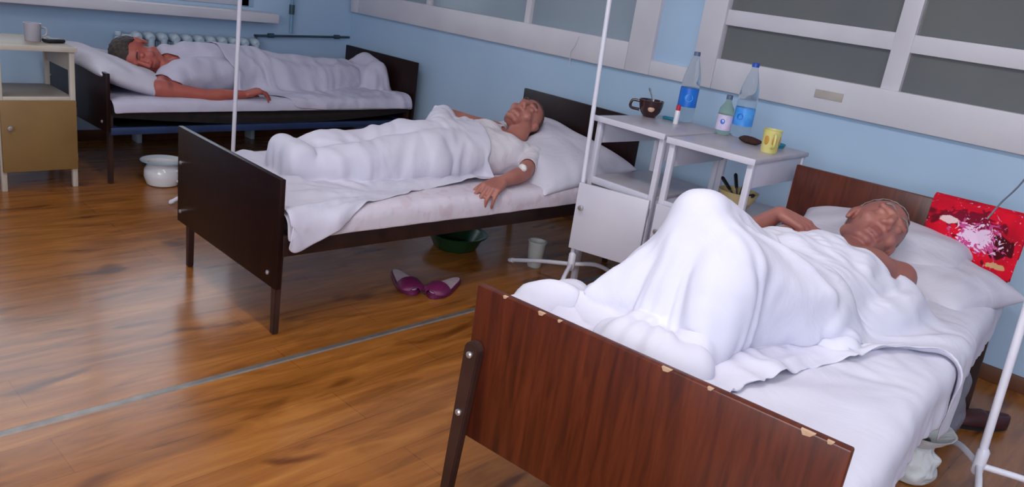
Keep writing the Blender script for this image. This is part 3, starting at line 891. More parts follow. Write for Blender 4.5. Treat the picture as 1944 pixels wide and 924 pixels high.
S3h = Solid()
for c in p3.parts:
    if c[4] in ('head', 'neck', 'shoulder', 'torso') and c[3] is not None: S3h.cap(c[0], c[1], c[2], c[3])
S3h.cap(p3.hc+(-.01*p3.hF), .098, p3.hc+(-.02*p3.hF)+.02*p3.hT, .098)
a_ = cushion('pillow', 'pillow', .44, 1.80, .605, .66, .46, .15, .10, (0, .16), S3h, 3)
tag(inbed(a_, B3), 'white pillow under the grey-haired head in the nearest bed', 'pillow', None)
b_ = cushion('pillow', 'pillow', .67, 1.745, .575, .44, .46, .12, -.35, (-.12, .05), None, 5)
tag(inbed(b_, B3), 'crumpled grey white pillow at the outer edge of the nearest bed, below the red cloth', 'pillow', None)

def warp3(a, b, P):
    # a across (far to near), b along (foot to head): the upper edge slants up to the near armpit
    P = P.copy()
    l = .09+b*1.20; f = np.clip((l-.78)/.36, 0, 1); f = f*f*(3-2*f)
    near = .57+.09*np.clip((l-.25)/.5, 0, 1)+.40*f
    P[..., 0] = -.07+a*(near+.07)
    w = P[..., 0]
    end = 1.0+.22*np.clip((w-.42)/.22, 0, 1)**1.1+.10*np.clip((w-.68)/.08, 0, 1)-.06*np.clip((w-.80)/.25, 0, 1)
    start = .07+.03*np.clip(w/.3, 0, 1)
    P[..., 1] = start+b*(end-start)
    return P
S3all = plus(S3, p3.solid(('head', 'hand'), .006)); S3all.box(.62, .95, 1.52, 1.98, .5, .63, .05)
S3all.cap((.285, .475, .79), .055, (.12, .36, .58), .04); S3all.cap((.285, .485, .852), .056, (.385, .465, .782), .055); S3all.cap((.27, .24, .555), .05, (.42, .24, .555), .05)
P0 = lay_over(sheet_grid(0, 1.1, 0, 1.36, 1, .0155, warp3), S3all, MT3, tent=340, sink=.00012)
pin = np.zeros(P0.shape[:2], bool); pin[4:66:3, 0] = True; pin[-1, 2:36] = True; pin[16, -1] = True; pin[44, -1] = True
P = drape(P0, S3all, 55, 9, .012, 1.05, seed=21, jitter=.016, fric=.8, pin=pin)
tag(inbed(cloth_obj('cover_sheet', P, 'sheet3', thick=.004, crease=.007, freq=9, folds=((.29, .47, 3.4, .024, .06, .95, 1.0), (.62, .84, 3.2, .018, .03, .60, 5.0), (.30, 1.15, 3.0, .014, .05, .45, 9.0))), B3), 'white top sheet peaked over the raised knees in the nearest bed', 'sheet', 'top sheets')

# ================================================================== middle bed
S2 = bed_solid(B2[2], MT2, .614, .807)
P = drape(sheet_grid(-.06, BW+.05, .012, 1.985, MT2+.05, .022), S2, 60, 8, .006, 1.03, seed=31, jitter=.012)
tag(inbed(cloth_obj('bottom_sheet', P, 'sheet2b', thick=.003, crease=.006, freq=6), B2), 'pink tinged bottom sheet showing along the edge of the middle bed', 'sheet', 'bottom sheets')

p2 = Body()
sh2L, sh2R = (.345, 1.475, .635), (.61, 1.50, .565)
torso(p2, (.45, .90, .565), (.475, 1.26, .575), (.475, 1.485, .595), (.435, 1.57, .67), sh2L, sh2R, (.36, .88, .565), (.53, .88, .56))
limbs(p2, sh2L, (.205, 1.235, .70), (.40, 1.05, .69), sh2R, (.775, 1.285, .535), (.835, 1.075, .525),
      (.36, .87, .565), (.34, .53, .565), (.31, .33, .525), (.30, .29, .60), (.53, .87, .56), (.52, .53, .555), (.45, .33, .525), (.45, .29, .592))
p2.hand((.835, 1.075, .525), (.35, -.92, -.16), (-.2, -.1, -1), (-1, -.2, .1), [(.55, .7, .4), (.65, .75, .45), (.7, .75, .45), (.75, .75, .4)], 'hand', 1.15)
p2.hand((.40, 1.05, .69), (.85, -.3, -.15), (0, 0, -1), (.3, .9, 0), [(.2, .3, .2)]*4, 'covered hand')
p2.head((.395, 1.625, .715), (-.02, .90, .42), (.42, -.36, .80), 1.05)
o = inbed(p2.build('person', 'skin2'), B2)
tag(o, 'man in a white undershirt lying with one hand over the edge of the middle bed', 'person')
x, y, z = p2.hxyz.T
mn = np.array([mnoise.noise(Vector(q*40)) for q in p2.hxyz])*.006
p2.shell('hair', (p2.gl == 'head') & (z > .02+mn+np.clip((y+.02)*1.0, -.07, .055)) & ~((np.abs(x) > .078) & (z < .03)), 'hair2', .002, .003, .003, 60)
p2.brows('hair2')
nk2 = np.array((.47, 1.49, .615))
keep = ((p2.gl == 'torso') | ((p2.gl == 'shoulder') & (np.linalg.norm(p2.V-np.array(sh2L), axis=1) > .055))) & (np.linalg.norm(p2.V-nk2, axis=1) > .088) & (p2.V[:, 1] > .78)
keep |= (np.linalg.norm(p2.V-np.array(sh2R), axis=1) < .19) & (p2.gl == 'arm') & ((p2.V-np.array(sh2R)) @ nrm((.175, -.215, -.04)) > -.06)
keep |= (p2.gl == 'shoulder') & (np.linalg.norm(p2.V-np.array(sh2R), axis=1) < .085)
p2.shell('undershirt', keep, 'shirt', .006, .003, .006, 18, 6)
S2h = Solid()
for c in p2.parts:
    if c[4] in ('head', 'neck', 'shoulder', 'torso', 'arm') and c[3] is not None: S2h.cap(c[0], c[1], c[2], c[3])
S2h.cap(p2.hc-.01*p2.hF, .094, p2.hc-.02*p2.hF+.02*p2.hT, .094)
a_ = cushion('pillow', 'pillow', .515, 1.665, .555, .80, .66, .16, -.05, (-.13, .15), S2h, 8)
tag(inbed(a_, B2), 'large white pillow under the head in the middle bed', 'pillow', None)
bd = obj('plaster', tube(bmesh.new(), smoothpath([(.775, 1.255, .566), (.80, 1.245, .572), (.82, 1.235, .564)], 3), [.012, .017, .017, .017, .017, .014, .01], 8), 'cotton', None, 0)
tag(inbed(bd, B2), 'white cotton plaster on the forearm in the middle bed', 'plaster')

def warp2(a, b, P):
    P = P.copy()
    near = .98-.27*np.clip(b*1.35-.05, 0, 1)**.7
    P[..., 0] = .02+a*(near-.02)
    P[..., 1] = .010+b*(1.10+.13*np.clip((a-.3)/.22, 0, 1)-.11*np.clip((a-.6)/.4, 0, 1)**1.3)
    return P
S2all = plus(S2, p2.solid(('head',), .006)); S2all.cap((.30, .29, .585), .042, (.45, .29, .578), .042); S2all.cap((.30, .30, .53), .055, (.45, .30, .53), .055)
P0 = lay_over(sheet_grid(0, .95, 0, 1.3, 1, .0165, warp2), S2all, MT2, tent=240, sink=.0004)
pin = np.zeros(P0.shape[:2], bool); pin[2:56:4, 0] = True; pin[20, -1] = True; pin[36, -1] = True
P = drape(P0, S2all, 50, 8, .011, 1.065, seed=41, jitter=.015, fric=.8, pin=pin)
tag(inbed(cloth_obj('cover_sheet', P, 'sheet2', thick=.004, crease=.007, freq=9, folds=((.76, .50, 3.6, .020, .05, .8, 2.0), (.30, .30, 3.2, .016, .04, .5, 6.0), (.55, 1.12, 3.0, .014, .04, .45, 3.0))), B2), 'white top sheet over the legs and belly in the middle bed', 'sheet', 'top sheets')

# ================================================================== bed along the back wall
S1 = bed_solid(B1[2], MT1, .62, .744)
P = drape(sheet_grid(-.02, BW+.035, .02, 2.11, MT1+.05, .024), S1, 50, 7, .006, 1.03, seed=51, jitter=.010)
tag(inbed(cloth_obj('bottom_sheet', P, 'sheet1', thick=.003, crease=.006, freq=6), B1), 'white bottom sheet on the bed along the back wall', 'sheet', 'bottom sheets')
p1 = Body()
sh1N, sh1F = (.765, .305, .525), (.42, .50, .665)
torso(p1, (.44, 1.06, .60), (.49, .72, .635), (.54, .47, .60), (.50, .39, .62), sh1F, sh1N, (.40, 1.08, .62), (.50, 1.08, .585))
limbs(p1, sh1F, (.36, .76, .68), (.45, .98, .70), sh1N, (.825, .565, .495), (.84, .80, .505),
      (.40, 1.10, .62), (.46, 1.50, .60), (.36, 1.94, .60), (.40, 2.03, .69), (.50, 1.10, .585), (.56, 1.50, .56), (.46, 1.94, .57), (.50, 2.03, .66))
p1.hand((.84, .80, .505), (.03, .96, .24), (0, -.1, -1), (-1, 0, 0), [(.55, .55, .35), (.6, .6, .4), (.65, .6, .4), (.7, .6, .35)], 'hand', 1.12)
p1.hand((.45, .98, .70), (.1, .9, -.3), (0, 0, -1), (1, 0, 0), [(.2, .3, .2)]*4, 'covered hand')
p1.head((.455, .31, .66), (-.06, -.96, .16), (.84, -.06, -.20), 1.2)
o = inbed(p1.build('person', 'skin1'), B1)
tag(o, 'man asleep on his side with a bare arm stretched out, bed along back wall', 'person')
x, y, z = p1.hxyz.T
mn = np.array([mnoise.noise(Vector(q*40)) for q in p1.hxyz])*.008
p1.shell('hair', (p1.gl == 'head') & (z > -.01+mn+np.clip((y+.03)*1.05, -.06, .075)) & ~((np.abs(x) > .078) & (z < .03)), 'hair1', .004, .005, .005, 60)
p1.brows('hair1')
nk1 = np.array((.54, .45, .60))
keep = ((p1.gl == 'torso') | (p1.gl == 'shoulder')) & (np.linalg.norm(p1.V-nk1, axis=1) > .095) & (np.linalg.norm(p1.V-np.array(sh1N), axis=1) > .085)
keep |= (p1.gl == 'arm') & (np.linalg.norm(p1.V-np.array(sh1F), axis=1) < .2) & (p1.V[:, 2] > .58)
p1.shell('shirt', keep, 'sheet1', .012, .003, .012, 12, 8)
S1h = Solid()
for c in p1.parts:
    if c[4] in ('head', 'neck', 'shoulder', 'arm') and c[3] is not None: S1h.cap(c[0], c[1], c[2], c[3])
S1h.cap(p1.hc, .09, p1.hc+.02*p1.hT, .09)
a_ = cushion('pillow', 'pillow', .43, .205, .555, .80, .50, .16, .02, (-.06, -.30), S1h, 13)
tag(inbed(a_, B1), 'white pillow leaning on the low end of the bed along the back wall', 'pillow', None)
def warp1(a, b, P):
    P = P.copy()
    P[..., 1] = .82-.08*np.sin(a*3)+b*(1.295+.08*np.sin(a*3)-.03*a)
    near = .68+.22*np.clip((P[..., 1]-.98)/.16, 0, 1)**1.2
    P[..., 0] = .0+a*near
    return P
S1all = plus(S1, p1.solid(('head',), .006)); S1all.cap((.40, 2.02, .665), .055, (.55, 2.02, .63), .055); S1all.cap((.38, 1.97, .58), .07, (.55, 1.97, .57), .07)
P0 = lay_over(sheet_grid(0, .915, .8, 2.09, .9, .0175, warp1), S1all, MT1, tent=240, sink=.0004)
pin = np.zeros(P0.shape[:2], bool); pin[4:48:10, -1] = True; pin[10:34:12, 0] = True
P = drape(P0, S1all, 45, 8, .011, 1.06, seed=61, jitter=.016, fric=.8, pin=pin)
tag(inbed(cloth_obj('cover_sheet', P, 'sheet1', thick=.004, crease=.009, freq=9, folds=((.86, 1.5, 3.6, .018, .04, .7, 2.0), (.50, 2.0, 3.6, .020, .05, .6, 4.0))), B1), 'white cover over the legs on the bed along the back wall', 'sheet', 'top sheets')

# ================================================================== bedside cabinets
def make_cabinet(label, loc, rz, w, d, H, paint, top, doormat, sh, low, dopen=0, dw=None, group='open-fronted bedside cabinets'):
    t = thing('bedside_cabinet', label, 'cabinet', (*loc, 0), rz, group)
    q = .026
    for x in (0, w-q):
        for y in (0, d-q): obj('leg', B(x, x+q, y, y+q, 0, H-.02, .003), paint, t)
    obj('top', B(-.008, w+.008, -.012, d+.01, H-.02, H, .004), top, t)
    obj('edge_strip', B(-.010, w+.010, -.0165, -.0115, H-.024, H+.002, .001), paint, t)
    for x in (.006, w-.018): obj('side_apron', B(x, x+.012, q, d-q, H-.125, H-.02, .002), paint, t)
    obj('back_apron', B(q, w-q, d-.018, d-.006, H-.06, H-.02, .002), paint, t)
    obj('shelf', B(.004, w-.004, .004, d-.004, sh-.016, sh, .003), top, t)
    obj('shelf_rail', B(q, w-q, .0, .014, sh-.03, sh+.004, .002), paint, t)
    for x in (.008, w-.02): obj('side_panel', B(x, x+.012, q, d-q, low, sh-.016, .002), paint, t)
    obj('back_panel', B(q, w-q, d-.02, d-.008, low, sh-.016, .002), paint, t)
    obj('bottom_panel', B(q, w-q, .012, d-.02, low, low+.014, .002), paint, t)
    dw = dw or w-.01
    bm = B(-dw, 0, -.018, 0, low-.005, sh-.012, .004)
    dr = obj('door', bm, doormat, t); dr.location = (w-.004, -.004, 0); dr.rotation_euler = (0, 0, dopen)
    hd = obj('handle', lathe(bmesh.new(), [(0, 0), (.006, 0), (.006, .012), (.012, .018), (.012, .024), (0, .027)], 14), 'bolt', dr)
    hd.location = (-dw+.035, -.018, (sh+low)/2+.04); hd.rotation_euler = (PI/2, 0, 0)
    for z in (low+.06, sh-.07): 
        h2 = obj('hinge', T([(-.002, -.006, z-.02), (-.002, -.006, z+.02)], .006, 8), 'bolt', dr)
    return t
CT = .85
make_cabinet('white bedside cabinet with the brown mug on top, its door ajar', (3.335, -.94), -.05, .385, .50, CT, 'cab', 'cabtop', 'cab', .565, .24, .30, .345)
make_cabinet('white bedside cabinet with the yellow mug on top, beside the nearest bed', (3.775, -1.0), .03, .385, .52, CT, 'cab', 'cabtop', 'cab', .575, .24)
make_cabinet('yellowed bedside cabinet with tan door beside the bed along the back wall', (1.05, -2.785), PI/2, .36, .42, .745, 'cream', 'browntop', 'tan', .485, .11)
t = thing('mug', 'grey white mug on the yellowed cabinet with the tan door', 'mug', (.86, -2.56, .745))
obj('cup', LT([(0, 0), (.036, 0), (.038, .004), (.040, .085), (.041, .09), (.037, .09), (.035, .012), (0, .01)]), 'mug_grey', t)
obj('handle', T(smoothpath([(.0, .036, .07), (0, .062, .065), (0, .064, .035), (0, .037, .02)], 5), .005, 8), 'mug_grey', t)
t = tag(obj('spectacle_case', B(-.03, .03, -.05, .05, 0, .022, .01), 'blackp'), 'small dark case beside the grey white mug', 'case'); t.location = (.90, -2.475, .745); t.rotation_euler = (0, 0, .3)

# things on and in the white cabinets
def place(o, x, y, z, rz=0): o.location = (x, y, z); o.rotation_euler = (0, 0, rz); return o
t = place(thing('mug', 'round dark brown mug with a pale patch and a spoon standing in it', 'mug'), 3.385, -.60, CT, .3)
obj('cup', LT([(0, 0), (.03, 0), (.033, .004), (.05, .028), (.058, .055), (.060, .078), (.062, .082), (.057, .082), (.054, .055), (.045, .025), (0, .012)], 36), 'mugbrown', t)
obj('handle', T(smoothpath([(-.053, -.018, .07), (-.088, -.028, .068), (-.092, -.03, .035), (-.05, -.016, .028)], 6), .007, 10), 'mugbrown', t)
bm = bmesh.new(); bmesh.ops.create_uvsphere(bm, u_segments=16, v_segments=10, radius=1, matrix=Matrix.Translation((.018, -.0485, .045)) @ Matrix.Rotation(.35, 4, 'Z') @ Matrix.Diagonal((.017, .006, .016, 1)))
obj('pale_patch', bm, 'mugmark', t, 0)
sp = place(thing('spoon', 'dull metal spoon sticking up out of the dark brown mug', 'spoon'), 3.385, -.60, CT, .3)
obj('handle', tube(bmesh.new(), smoothpath([(.02, 0, .022), (-.005, .01, .09), (-.03, .018, .135)], 5), [.003]*6+[.0035]*3+[.006, .004], 8), 'tarnish', sp)
bm = bmesh.new(); bmesh.ops.create_uvsphere(bm, u_segments=14, v_segments=8, radius=1, matrix=Matrix.Translation((.024, -.002, .02)) @ Matrix.Diagonal((.014, .011, .006, 1)))
obj('bowl', bm, 'tarnish', sp, 0)
t = place(tag(obj('plastic_box', B(-.035, .035, -.012, .012, 0, .014, .005), 'teal'), 'small teal plastic box lying behind the brown mug', 'box'), 3.46, -.53, CT, .1)
t = place(thing('toothpaste_tube', 'thin white tube with red top left of the tall bottle with dark blue label', 'tube'), 3.545, -.61, CT)
obj('body', LT([(0, .0), (.012, 0), (.013, .004), (.0125, .06), (.011, .064), (0, .064)], 18), 'enamel', t)
obj('cap', LT([(0, .064), (.011, .064), (.011, .088), (.009, .09), (0, .09)], 18), 'red', t)

def bottle(label, x, y, prof, capmat, lab, labr, capz, capr, body='pet', water=None, group='plastic bottles on the cabinets', patch=None, rz=0):
    t = place(thing('bottle', label, 'bottle', group=group), x, y, CT, rz)
    obj('body', LT(prof, 36), body, t, 60)
    obj('cap', LT([(0, capz), (capr, capz), (capr, capz+.016), (capr-.002, capz+.019), (0, capz+.019)], 20), capmat, t)
    if lab:
        r, z0, z1 = labr
        lb = obj('label', LT([(r, z0), (r+.0012, z0), (r+.0012, z1), (r, z1)], 36), lab, t)
        if patch:
            bm = bmesh.new(); n = 10
            a0, hw, zc, hh = patch[1:]
            vs = [bm.verts.new(((r+.0018)*math.cos(a0+hw*math.cos(2*PI*k/24)), (r+.0018)*math.sin(a0+hw*math.cos(2*PI*k/24)), zc+hh*math.sin(2*PI*k/24))) for k in range(24)]
            bm.faces.new(vs); obj('emblem', bm, patch[0], lb, None)
    return t
big = [(0, .004), (.03, .0), (.04, .006), (.0435, .02), (.0435, .07), (.042, .075), (.0435, .08), (.0435, .16), (.042, .166), (.0435, .172), (.0435, .195), (.039, .225), (.03, .26), (.021, .29), (.0155, .308), (.0145, .318), (.0145, .322)]
bottle('tall clear plastic bottle with dark blue label and dull grey cap', 3.505, -.475, big, 'capgrey', 'labelblue', (.0438, .075, .165), .318, .0155, patch=('labelsky', -.95, .45, .12, .018))
bottle('tall clear plastic bottle with sky blue label and bright blue cap, near the yellow mug', 3.835, -.515, big, 'capblue', 'labelsky', (.0438, .055, .135), .318, .0165, patch=('labelblue', -1.5, .35, .095, .014))
bottle('short green tinted bottle with pale label between the two tall bottles', 3.765, -.555, [(0, .003), (.028, 0), (.034, .006), (.0345, .1), (.031, .12), (.018, .14), (.0135, .15), (.0135, .162)], 'capgrey', 'labelpale', (.0348, .02, .09), .160, .0145, 'petgreen', patch=('labelblue', -1.3, .3, .06, .012))
t = place(thing('mug', 'pale yellow mug with amber pattern at the corner of the cabinet', 'mug'), 4.09, -.735, CT, -.9)
cup = obj('cup', LT([(0, 0), (.032, 0), (.034, .004), (.036, .05), (.039, .092), (.040, .096), (.036, .096), (.033, .05), (.03, .01), (0, .008)], 32), 'mugyellow', t)
obj('handle', T(smoothpath([(.036, 0, .08), (.062, 0, .078), (.064, 0, .035), (.034, 0, .024)], 6), .0055, 10), 'mugyellow', t)
for a in (-.75, .15, 1.05):
    bm = bmesh.new(); bmesh.ops.create_uvsphere(bm, u_segments=14, v_segments=8, radius=1, matrix=Matrix.Rotation(a, 4, 'Z') @ Matrix.Translation((.0355, 0, .055)) @ Matrix.Diagonal((.003, .011, .022, 1)))
    obj('leaf_pattern', bm, 'mugorange', cup, 0)
bm = bmesh.new(); bmesh.ops.create_uvsphere(bm, u_segments=18, v_segments=10, radius=1, matrix=Matrix.Translation((0, 0, .014)) @ Matrix.Diagonal((.062, .036, .016, 1)))
for v in bm.verts: v.co.z = max(0, v.co.z+.004*mnoise.noise(v.co*40))
place(tag(obj('rye_bread', bm, 'bread', None, 0), 'dark piece of rye bread on the cabinet beside the yellow mug', 'bread'), 3.945, -.625, CT, -.3)
place(tag(obj('soap_dish', lathe(bmesh.new(), [(0, 0), (.03, 0), (.038, .016), (.036, .018), (.029, .004), (0, .004)], 24), 'teal'), 'dark teal dish behind the yellow mug', 'dish'), 4.035, -.545, CT)
t = place(thing('bowl', 'cream yellow bowl on the cabinet shelf with dark handled cutlery', 'bowl'), 3.985, -.70, .575)
obj('basin', LT([(0, 0), (.045, 0), (.05, .004), (.075, .04), (.085, .07), (.088, .074), (.083, .074), (.07, .04), (.045, .01), (0, .008)], 36), 'bowl', t)
for i, (a, l, lab) in enumerate(((2.75, .17, 'knife with black handle leaning out of the cream bowl, lowest one'), (2.35, .16, 'knife with black handle pointing up out of the cream bowl'), (1.75, .15, 'fork with black handle at the back of the cream bowl'), (-.35, .14, 'spoon with black handle on the outer side of the cream bowl'))):
    k = place(thing(('table_knife', 'table_knife', 'fork', 'spoon')[i], lab, ('knife', 'knife', 'fork', 'spoon')[i], group='cutlery in the bowl'), 3.985, -.70, .575, a)
    s = (.5, .75, .7, .45)[i]
    d = Vector((math.cos(s), 0, math.sin(s)))
    p0 = Vector((-.02, 0, .02)) if i < 3 else Vector((-.03, 0, .02))
    obj('blade', T([p0, p0+d*l*.55], .004, 8), 'tarnish', k)
    obj('handle', T([p0+d*l*.52, p0+d*l*.6, p0+d*l*.95, p0+d*l], [.006, .008, .009, .005], 10), 'blackp', k)

# ================================================================== drip stands
def make_stand(label, base, top, hubz, feet, r=.0105):
    t = thing('drip_stand', label, 'drip stand', (base[0], base[1], 0), 0, 'white drip stands')
    bx, by = base
    tp = Vector((top[0]-bx, top[1]-by, top[2]))
    obj('pole', T([(0, 0, hubz-.01), tp], r, 14), 'chrome', t)
    obj('hub', T([(0, 0, hubz-.03), (0, 0, hubz-.02), (0, 0, hubz+.05), (0, 0, hubz+.06)], [.014, .018, .018, .012], 14), 'chrome', t)
    for f in feet:
        fx, fy = f[0]-bx, f[1]-by
        lg = obj('leg', T(smoothpath([(0, 0, hubz), (fx*.45, fy*.45, hubz*(.86 if len(f) < 3 else f[2])), (fx*.97, fy*.97, .018)], 6), .0105, 12), 'chrome', t)
        obj('rubber_foot', T([(fx*.95, fy*.95, .02), (fx, fy, .012), (fx*1.02, fy*1.02, .012)], [.0125, .0125, .009], 12), 'chrome', lg)
    # hook bar on top
    u = Vector((.12, .05, 0))
    obj('hook', T(smoothpath([tp-u+Vector((0, 0, .05)), tp-u, tp, tp+u, tp+u+Vector((0, 0, .05))], 6), .006, 10), 'chrome', t)
    return t
make_stand('white drip stand behind the foot of the middle bed', (1.70, -1.88), (1.762, -1.885, 1.95), .15, [(1.99, -1.80), (1.52, -1.63), (1.50, -2.12)])
make_stand('white drip stand in front of the cabinet with the brown mug', (3.397, -1.035), (3.325, -1.02, 1.95), .15, [(2.965, -.985, .62), (3.50, -.66), (3.60, -1.40)])
make_stand('white drip stand at the outer side of the nearest bed', (5.231, -1.218), (5.13, -1.10, 1.95), .15, [(5.005, -.915), (5.64, -1.02), (5.33, -1.60)], .0125)

tp = obj('drip_tube', T(smoothpath([(5.14, -1.09, 1.90), (5.10, -.95, 1.40), (5.02, -.72, 1.02), (4.945, -.615, .86), (4.925, -.63, .80)], 8), .0032, 8), 'tube')
tag(tp, 'thin grey drip tube hanging down to the red floral cloth', 'tube')
tp = obj('window_cord', T(smoothpath([(2.41, -.036, 1.13), (2.395, -.04, 1.07), (2.37, -.038, 1.03), (2.372, -.03, .95)], 6), .003, 8), 'white')
tag(tp, 'short cord hanging from the corridor window frame', 'cord')

# ================================================================== red cloth over the headboard of the nearest bed
L3 = B3[2]
n, m = 60, 60
prof = []
front, back, tpz = .24, .16, .820
for s in np.linspace(0, 1, m):
    d = s*(front+back+.06)
    if d < front: prof.append((L3-.010, tpz-front+d))
    elif d < front+.06:
        a = (d-front)/.06*PI; prof.append((L3+.011-.021*math.cos(a), tpz+.018*math.sin(a)))
    else: prof.append((L3+.032, tpz-(d-front-.06)))
P = np.zeros((n, m, 3))
for i, w in enumerate(np.linspace(.545, .875, n)):
    for j, (l, z) in enumerate(prof):
        fold = .004*math.sin(w*60+z*9)+.003*math.sin(w*33-z*21)
        dl = -abs(fold)-.003 if j < m*.55 else abs(fold)*.6+.002
        P[i, j] = (w, l+dl, z+.004*math.sin(w*22)*(j < 3))
tw = inbed(cloth_obj('towel', P, 'towel', thick=-.004, sub=1), B3)
tag(tw, 'red cloth with pink and white flowers hung over the headboard', 'towel')

# ================================================================== things on the floor
t = place(thing('chamber_pot', 'white enamel pot with handle under the bed along the back wall', 'pot'), 1.12, -2.0, 0, .5)
obj('bowl', LT([(0, 0), (.075, 0), (.085, .006), (.10, .05), (.098, .09), (.082, .115), (.084, .125), (.115, .138), (.118, .141), (.114, .145), (.08, .132), (.078, .115), (.092, .088), (.093, .05), (.075, .012), (0, .01)], 40), 'enamel', t)
obj('rim', T([(.1165*math.cos(a), .1165*math.sin(a), .1425) for a in np.linspace(0, 2*PI, 49)], .0035, 8), 'pipeblue', t)
obj('handle', T(smoothpath([(.095, 0, .095), (.14, 0, .10), (.148, 0, .055), (.10, 0, .035)], 6), .008, 10), 'enamel', t)
t = place(thing('wash_basin', 'dark green plastic basin under the middle bed', 'basin'), 2.655, -1.095, 0)
obj('basin', LT([(0, 0), (.11, 0), (.115, .005), (.15, .075), (.168, .08), (.17, .083), (.166, .086), (.146, .08), (.11, .012), (0, .01)], 44), 'green', t)
t = place(thing('plastic_cup', 'cloudy plastic cup standing on the floor behind the drip stand leg', 'cup'), 3.06, -.90, 0)
obj('cup', LT([(0, 0), (.036, 0), (.038, .004), (.047, .13), (.050, .135), (.047, .137), (.044, .13), (.035, .008), (0, .006)], 32), 'cupp', t)
obj('rim', T([(.0485*math.cos(a), .0485*math.sin(a), .136) for a in np.linspace(0, 2*PI, 33)], .003, 8), 'cupp', t)

def slipper(label, x, y, rz, mirror):
    t = place(thing('slipper', label, 'slipper', group='purple slippers'), x, y, 0, rz); t.scale = (1.15, 1.08, 1.05)
    k = 40; out = []
    for i in range(k):
        a = 2*PI*i/k; yy = math.sin(a)*.128; c = math.cos(a)
        wd = .042+.010*(yy/.128)+.004*math.sin(yy*30)
        out.append((c*wd+.008*mirror*(yy > 0)*(yy/.128)**2, yy))
    bm = bmesh.new(); prism(bm, out, 0, .022, lambda u, v, q: (u, v, q)); bmesh.ops.recalc_face_normals(bm, faces=bm.faces)
    bmesh.ops.bevel(bm, geom=[e for e in bm.edges if abs(e.verts[0].co.z-e.verts[1].co.z) < 1e-6], offset=.004, segments=2, affect='EDGES')
    obj('sole', bm, 'purple', t)
    bm = bmesh.new(); prism(bm, [(u*.84, v*.9-.002) for u, v in out], .022, .0255, lambda u, v, q: (u, v, q)); obj('insole', bm, 'insole', t)
    # vamp arching over the front of the foot
    n, m = 18, 14; P = np.zeros((n, m, 3))
    for i in range(n):
        yy = .036+.080*i/(n-1)
        hw = .045+.006*(yy/.128)-.03*max(0, (yy-.085)/.03)**2
        hh = .036*(1-(yy/.125)**2.2*.62)
        for j in range(m):
            a = PI*j/(m-1); P[i, j] = (math.cos(a)*hw, yy, .016+math.sin(a)*hh)
    vp = cloth_obj('vamp', P, 'purple', t, .004, 1)
    return t
slipper('purple slipper left of its pair beside the middle bed', 2.962, -1.683, -1.86, 1)
slipper('purple slipper right of its pair beside the middle bed', 3.098, -1.558, -2.82, -1)

def crumple(name, mat, prof, seg, amp, freq, parent=None):
    bm = LT(prof, seg)
    for v in bm.verts:
        nn = Vector((v.co.x, v.co.y, .02)).normalized()
        a = mnoise.noise(v.co*freq)+.5*mnoise.noise(v.co*freq*2.3+Vector((3, 1, 2)))
        v.co += nn*a*amp*min(1, v.co.z/.03)
    o = obj(name, bm, mat, parent, 0)
    su = o.modifiers.new('smooth', 'SUBSURF'); su.levels = su.render_levels = 1
    return o
t = place(thing('plastic_bag', 'white plastic bag bundle on the floor under the outer side of the nearest bed', 'bag'), 5.045, -1.20, 0)
zz = np.linspace(0, 1, 14)
crumple('bundle', 'bag', [(0, .0)]+[(.085*math.sin(min(1, .25+q*.9)*PI*.62+.45), q*.13) for q in zz]+[(.05, .14)], 40, .018, 26, t)
o = crumple('open_mouth', 'bag', [(.05, .13)]+[(.05+.055*q**.8, .13+.055*q) for q in zz]+[(.108, .186), (.10, .184)]+[(.10-.06*q, .184-.04*q) for q in zz], 40, .010, 22, t)
t = place(thing('carrier_bag', 'grey plastic bag standing under the head end of the nearest bed', 'bag'), 5.01, -.80, 0)
crumple('sack', 'bagdark', [(0, 0)]+[(.09*(1-.35*q)*(1-.5*(1-min(1, q*6))), q*.27) for q in zz]+[(.05, .29), (.0, .30)], 36, .02, 18, t)
obj('loop_handle', T(smoothpath([(-.03, 0, .27), (-.025, .01, .33), (.02, .01, .335), (.03, 0, .27)], 6), .006, 8), 'bagdark', t)
t = place(thing('shoe', 'dark red shoe on the floor near the head of the nearest bed', 'shoe'), 5.10, -.56, 0, 2.4)
bm = bmesh.new()
outl = [(math.cos(a)*(.042+.006*math.sin(a)), math.sin(a)*.135) for a in np.linspace(0, 2*PI, 36, endpoint=False)]
prism(bm, outl, 0, .018, lambda u, v, q: (u, v, q)); obj('sole', bm, 'blackp', t)
n, m = 22, 16; P = np.zeros((n, m, 3))
for i in range(n):
    yy = -.128+.255*i/(n-1); f = (yy+.128)/.255
    hw = .041*math.sqrt(max(.04, 1-(2*f-1)**4)); hh = (.062-.03*f**1.5)*math.sqrt(max(.05, 1-max(0, f-.6)**2/.17))
    for j in range(m):
        a = PI*j/(m-1); P[i, j] = (math.cos(a)*hw, yy, .014+math.sin(a)**.8*hh*(1 if f > .42 else .55+.45*abs(math.cos(a))))
cloth_obj('upper', P, 'shoe', t, .003, 1)

# ================================================================== camera, light, view
f_px, cx = 1485.505, (5.5218, -3.879, 1.3477)
yaw, pitch, roll = 2.2952, -.3116, .1475
F = Vector((math.cos(yaw)*math.cos(pitch), math.sin(yaw)*math.cos(pitch), math.sin(pitch)))
r0 = Vector((math.sin(yaw), -math.cos(yaw), 0)); u0 = r0.cross(F)
r1 = r0*math.cos(roll)+u0*math.sin(roll); u1 = u0*math.cos(roll)-r0*math.sin(roll)
cam = bpy.data.cameras.new('camera'); co = bpy.data.objects.new('camera', cam); C.objects.link(co)
cam.sensor_width = 36; cam.lens = 36*f_px/1944; cam.clip_start = .05
mw = Matrix((r1, u1, -F)).transposed().to_4x4(); mw.translation = Vector(cx); co.matrix_world = mw
bpy.context.scene.camera = co

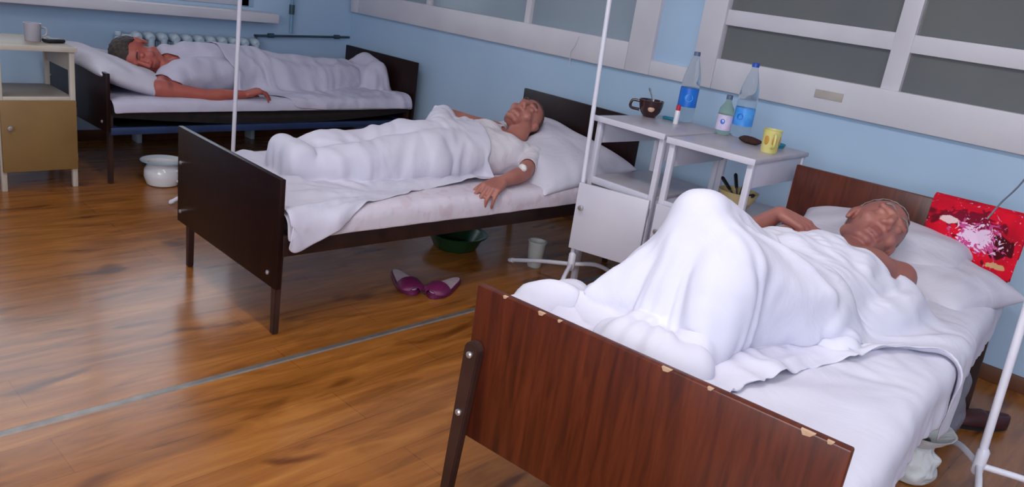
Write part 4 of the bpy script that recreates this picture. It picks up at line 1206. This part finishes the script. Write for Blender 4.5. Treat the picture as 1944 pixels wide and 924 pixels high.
w = bpy.data.worlds.new('daylight'); bpy.context.scene.world = w; w.use_nodes = True
nt = w.node_tree; bg = nt.nodes['Background']
bg.inputs['Color'].default_value = (.80, .88, 1, 1); bg.inputs['Strength'].default_value = 2.6

def area(name, loc, rot, sx, sy, power, col, portal=False):
    l = bpy.data.lights.new(name, 'AREA'); l.shape = 'RECTANGLE'; l.size = sx; l.size_y = sy; l.energy = power; l.color = col
    if portal: l.cycles.is_portal = True
    o = bpy.data.objects.new(name, l); C.objects.link(o); o.location = loc; o.rotation_euler = rot
    return o
area('window_portal', (-.02, (W1[0]+W1[1])/2, (W1[2]+W1[3])/2), (0, -PI/2, 0), W1[3]-W1[2], W1[1]-W1[0], 1, (1, 1, 1), True)
area('window_portal', ((W4[0]+W4[1])/2, RY+.02, (W4[2]+W4[3])/2), (PI/2, 0, PI), W4[1]-W4[0], W4[3]-W4[2], 1, (1, 1, 1), True)
# daylight entering through the big window behind the photographer
area('window_daylight', ((W4[0]+W4[1])/2, RY-.25, 1.9), (PI/2, 0, 0), 3.0, 1.5, 95, (.90, .94, 1))
# added ceiling lamps, out of view, that lift the general fill
for x, y, lab in ((4.4, -2.9, 'added unseen white tube lamp under the ceiling above the foot of the nearest bed'), (1.7, -3.4, 'added unseen white tube lamp under the ceiling towards the back wall'), (6.9, -2.9, 'added unseen white tube lamp under the ceiling behind the photographer')):
    lp = thing('added_ceiling_lamp', lab, 'lamp', (x, y, RZ))
    obj('housing', B(-.65, .65, -.09, .09, -.06, 0, .01), 'white', lp)
    area('lamp_fill_light', (x, y, RZ-.08), (0, 0, 0), 1.2, .15, 15 if x < 3 else 30, (1, .97, .95))
# the flash on the camera
pl = bpy.data.lights.new('camera_flash', 'AREA'); pl.shape = 'DISK'; pl.size = .12; pl.energy = 4; pl.color = (1, .97, .93)
po = bpy.data.objects.new('camera_flash', pl); C.objects.link(po); m2 = mw.copy(); m2.translation = Vector(cx)+u1*.09-r1*.03-F*.02; po.matrix_world = m2

vs = bpy.context.scene.view_settings
vs.view_transform = 'Standard'; vs.look = 'None'; vs.exposure = .14; vs.gamma = 1; vs.use_curve_mapping = False
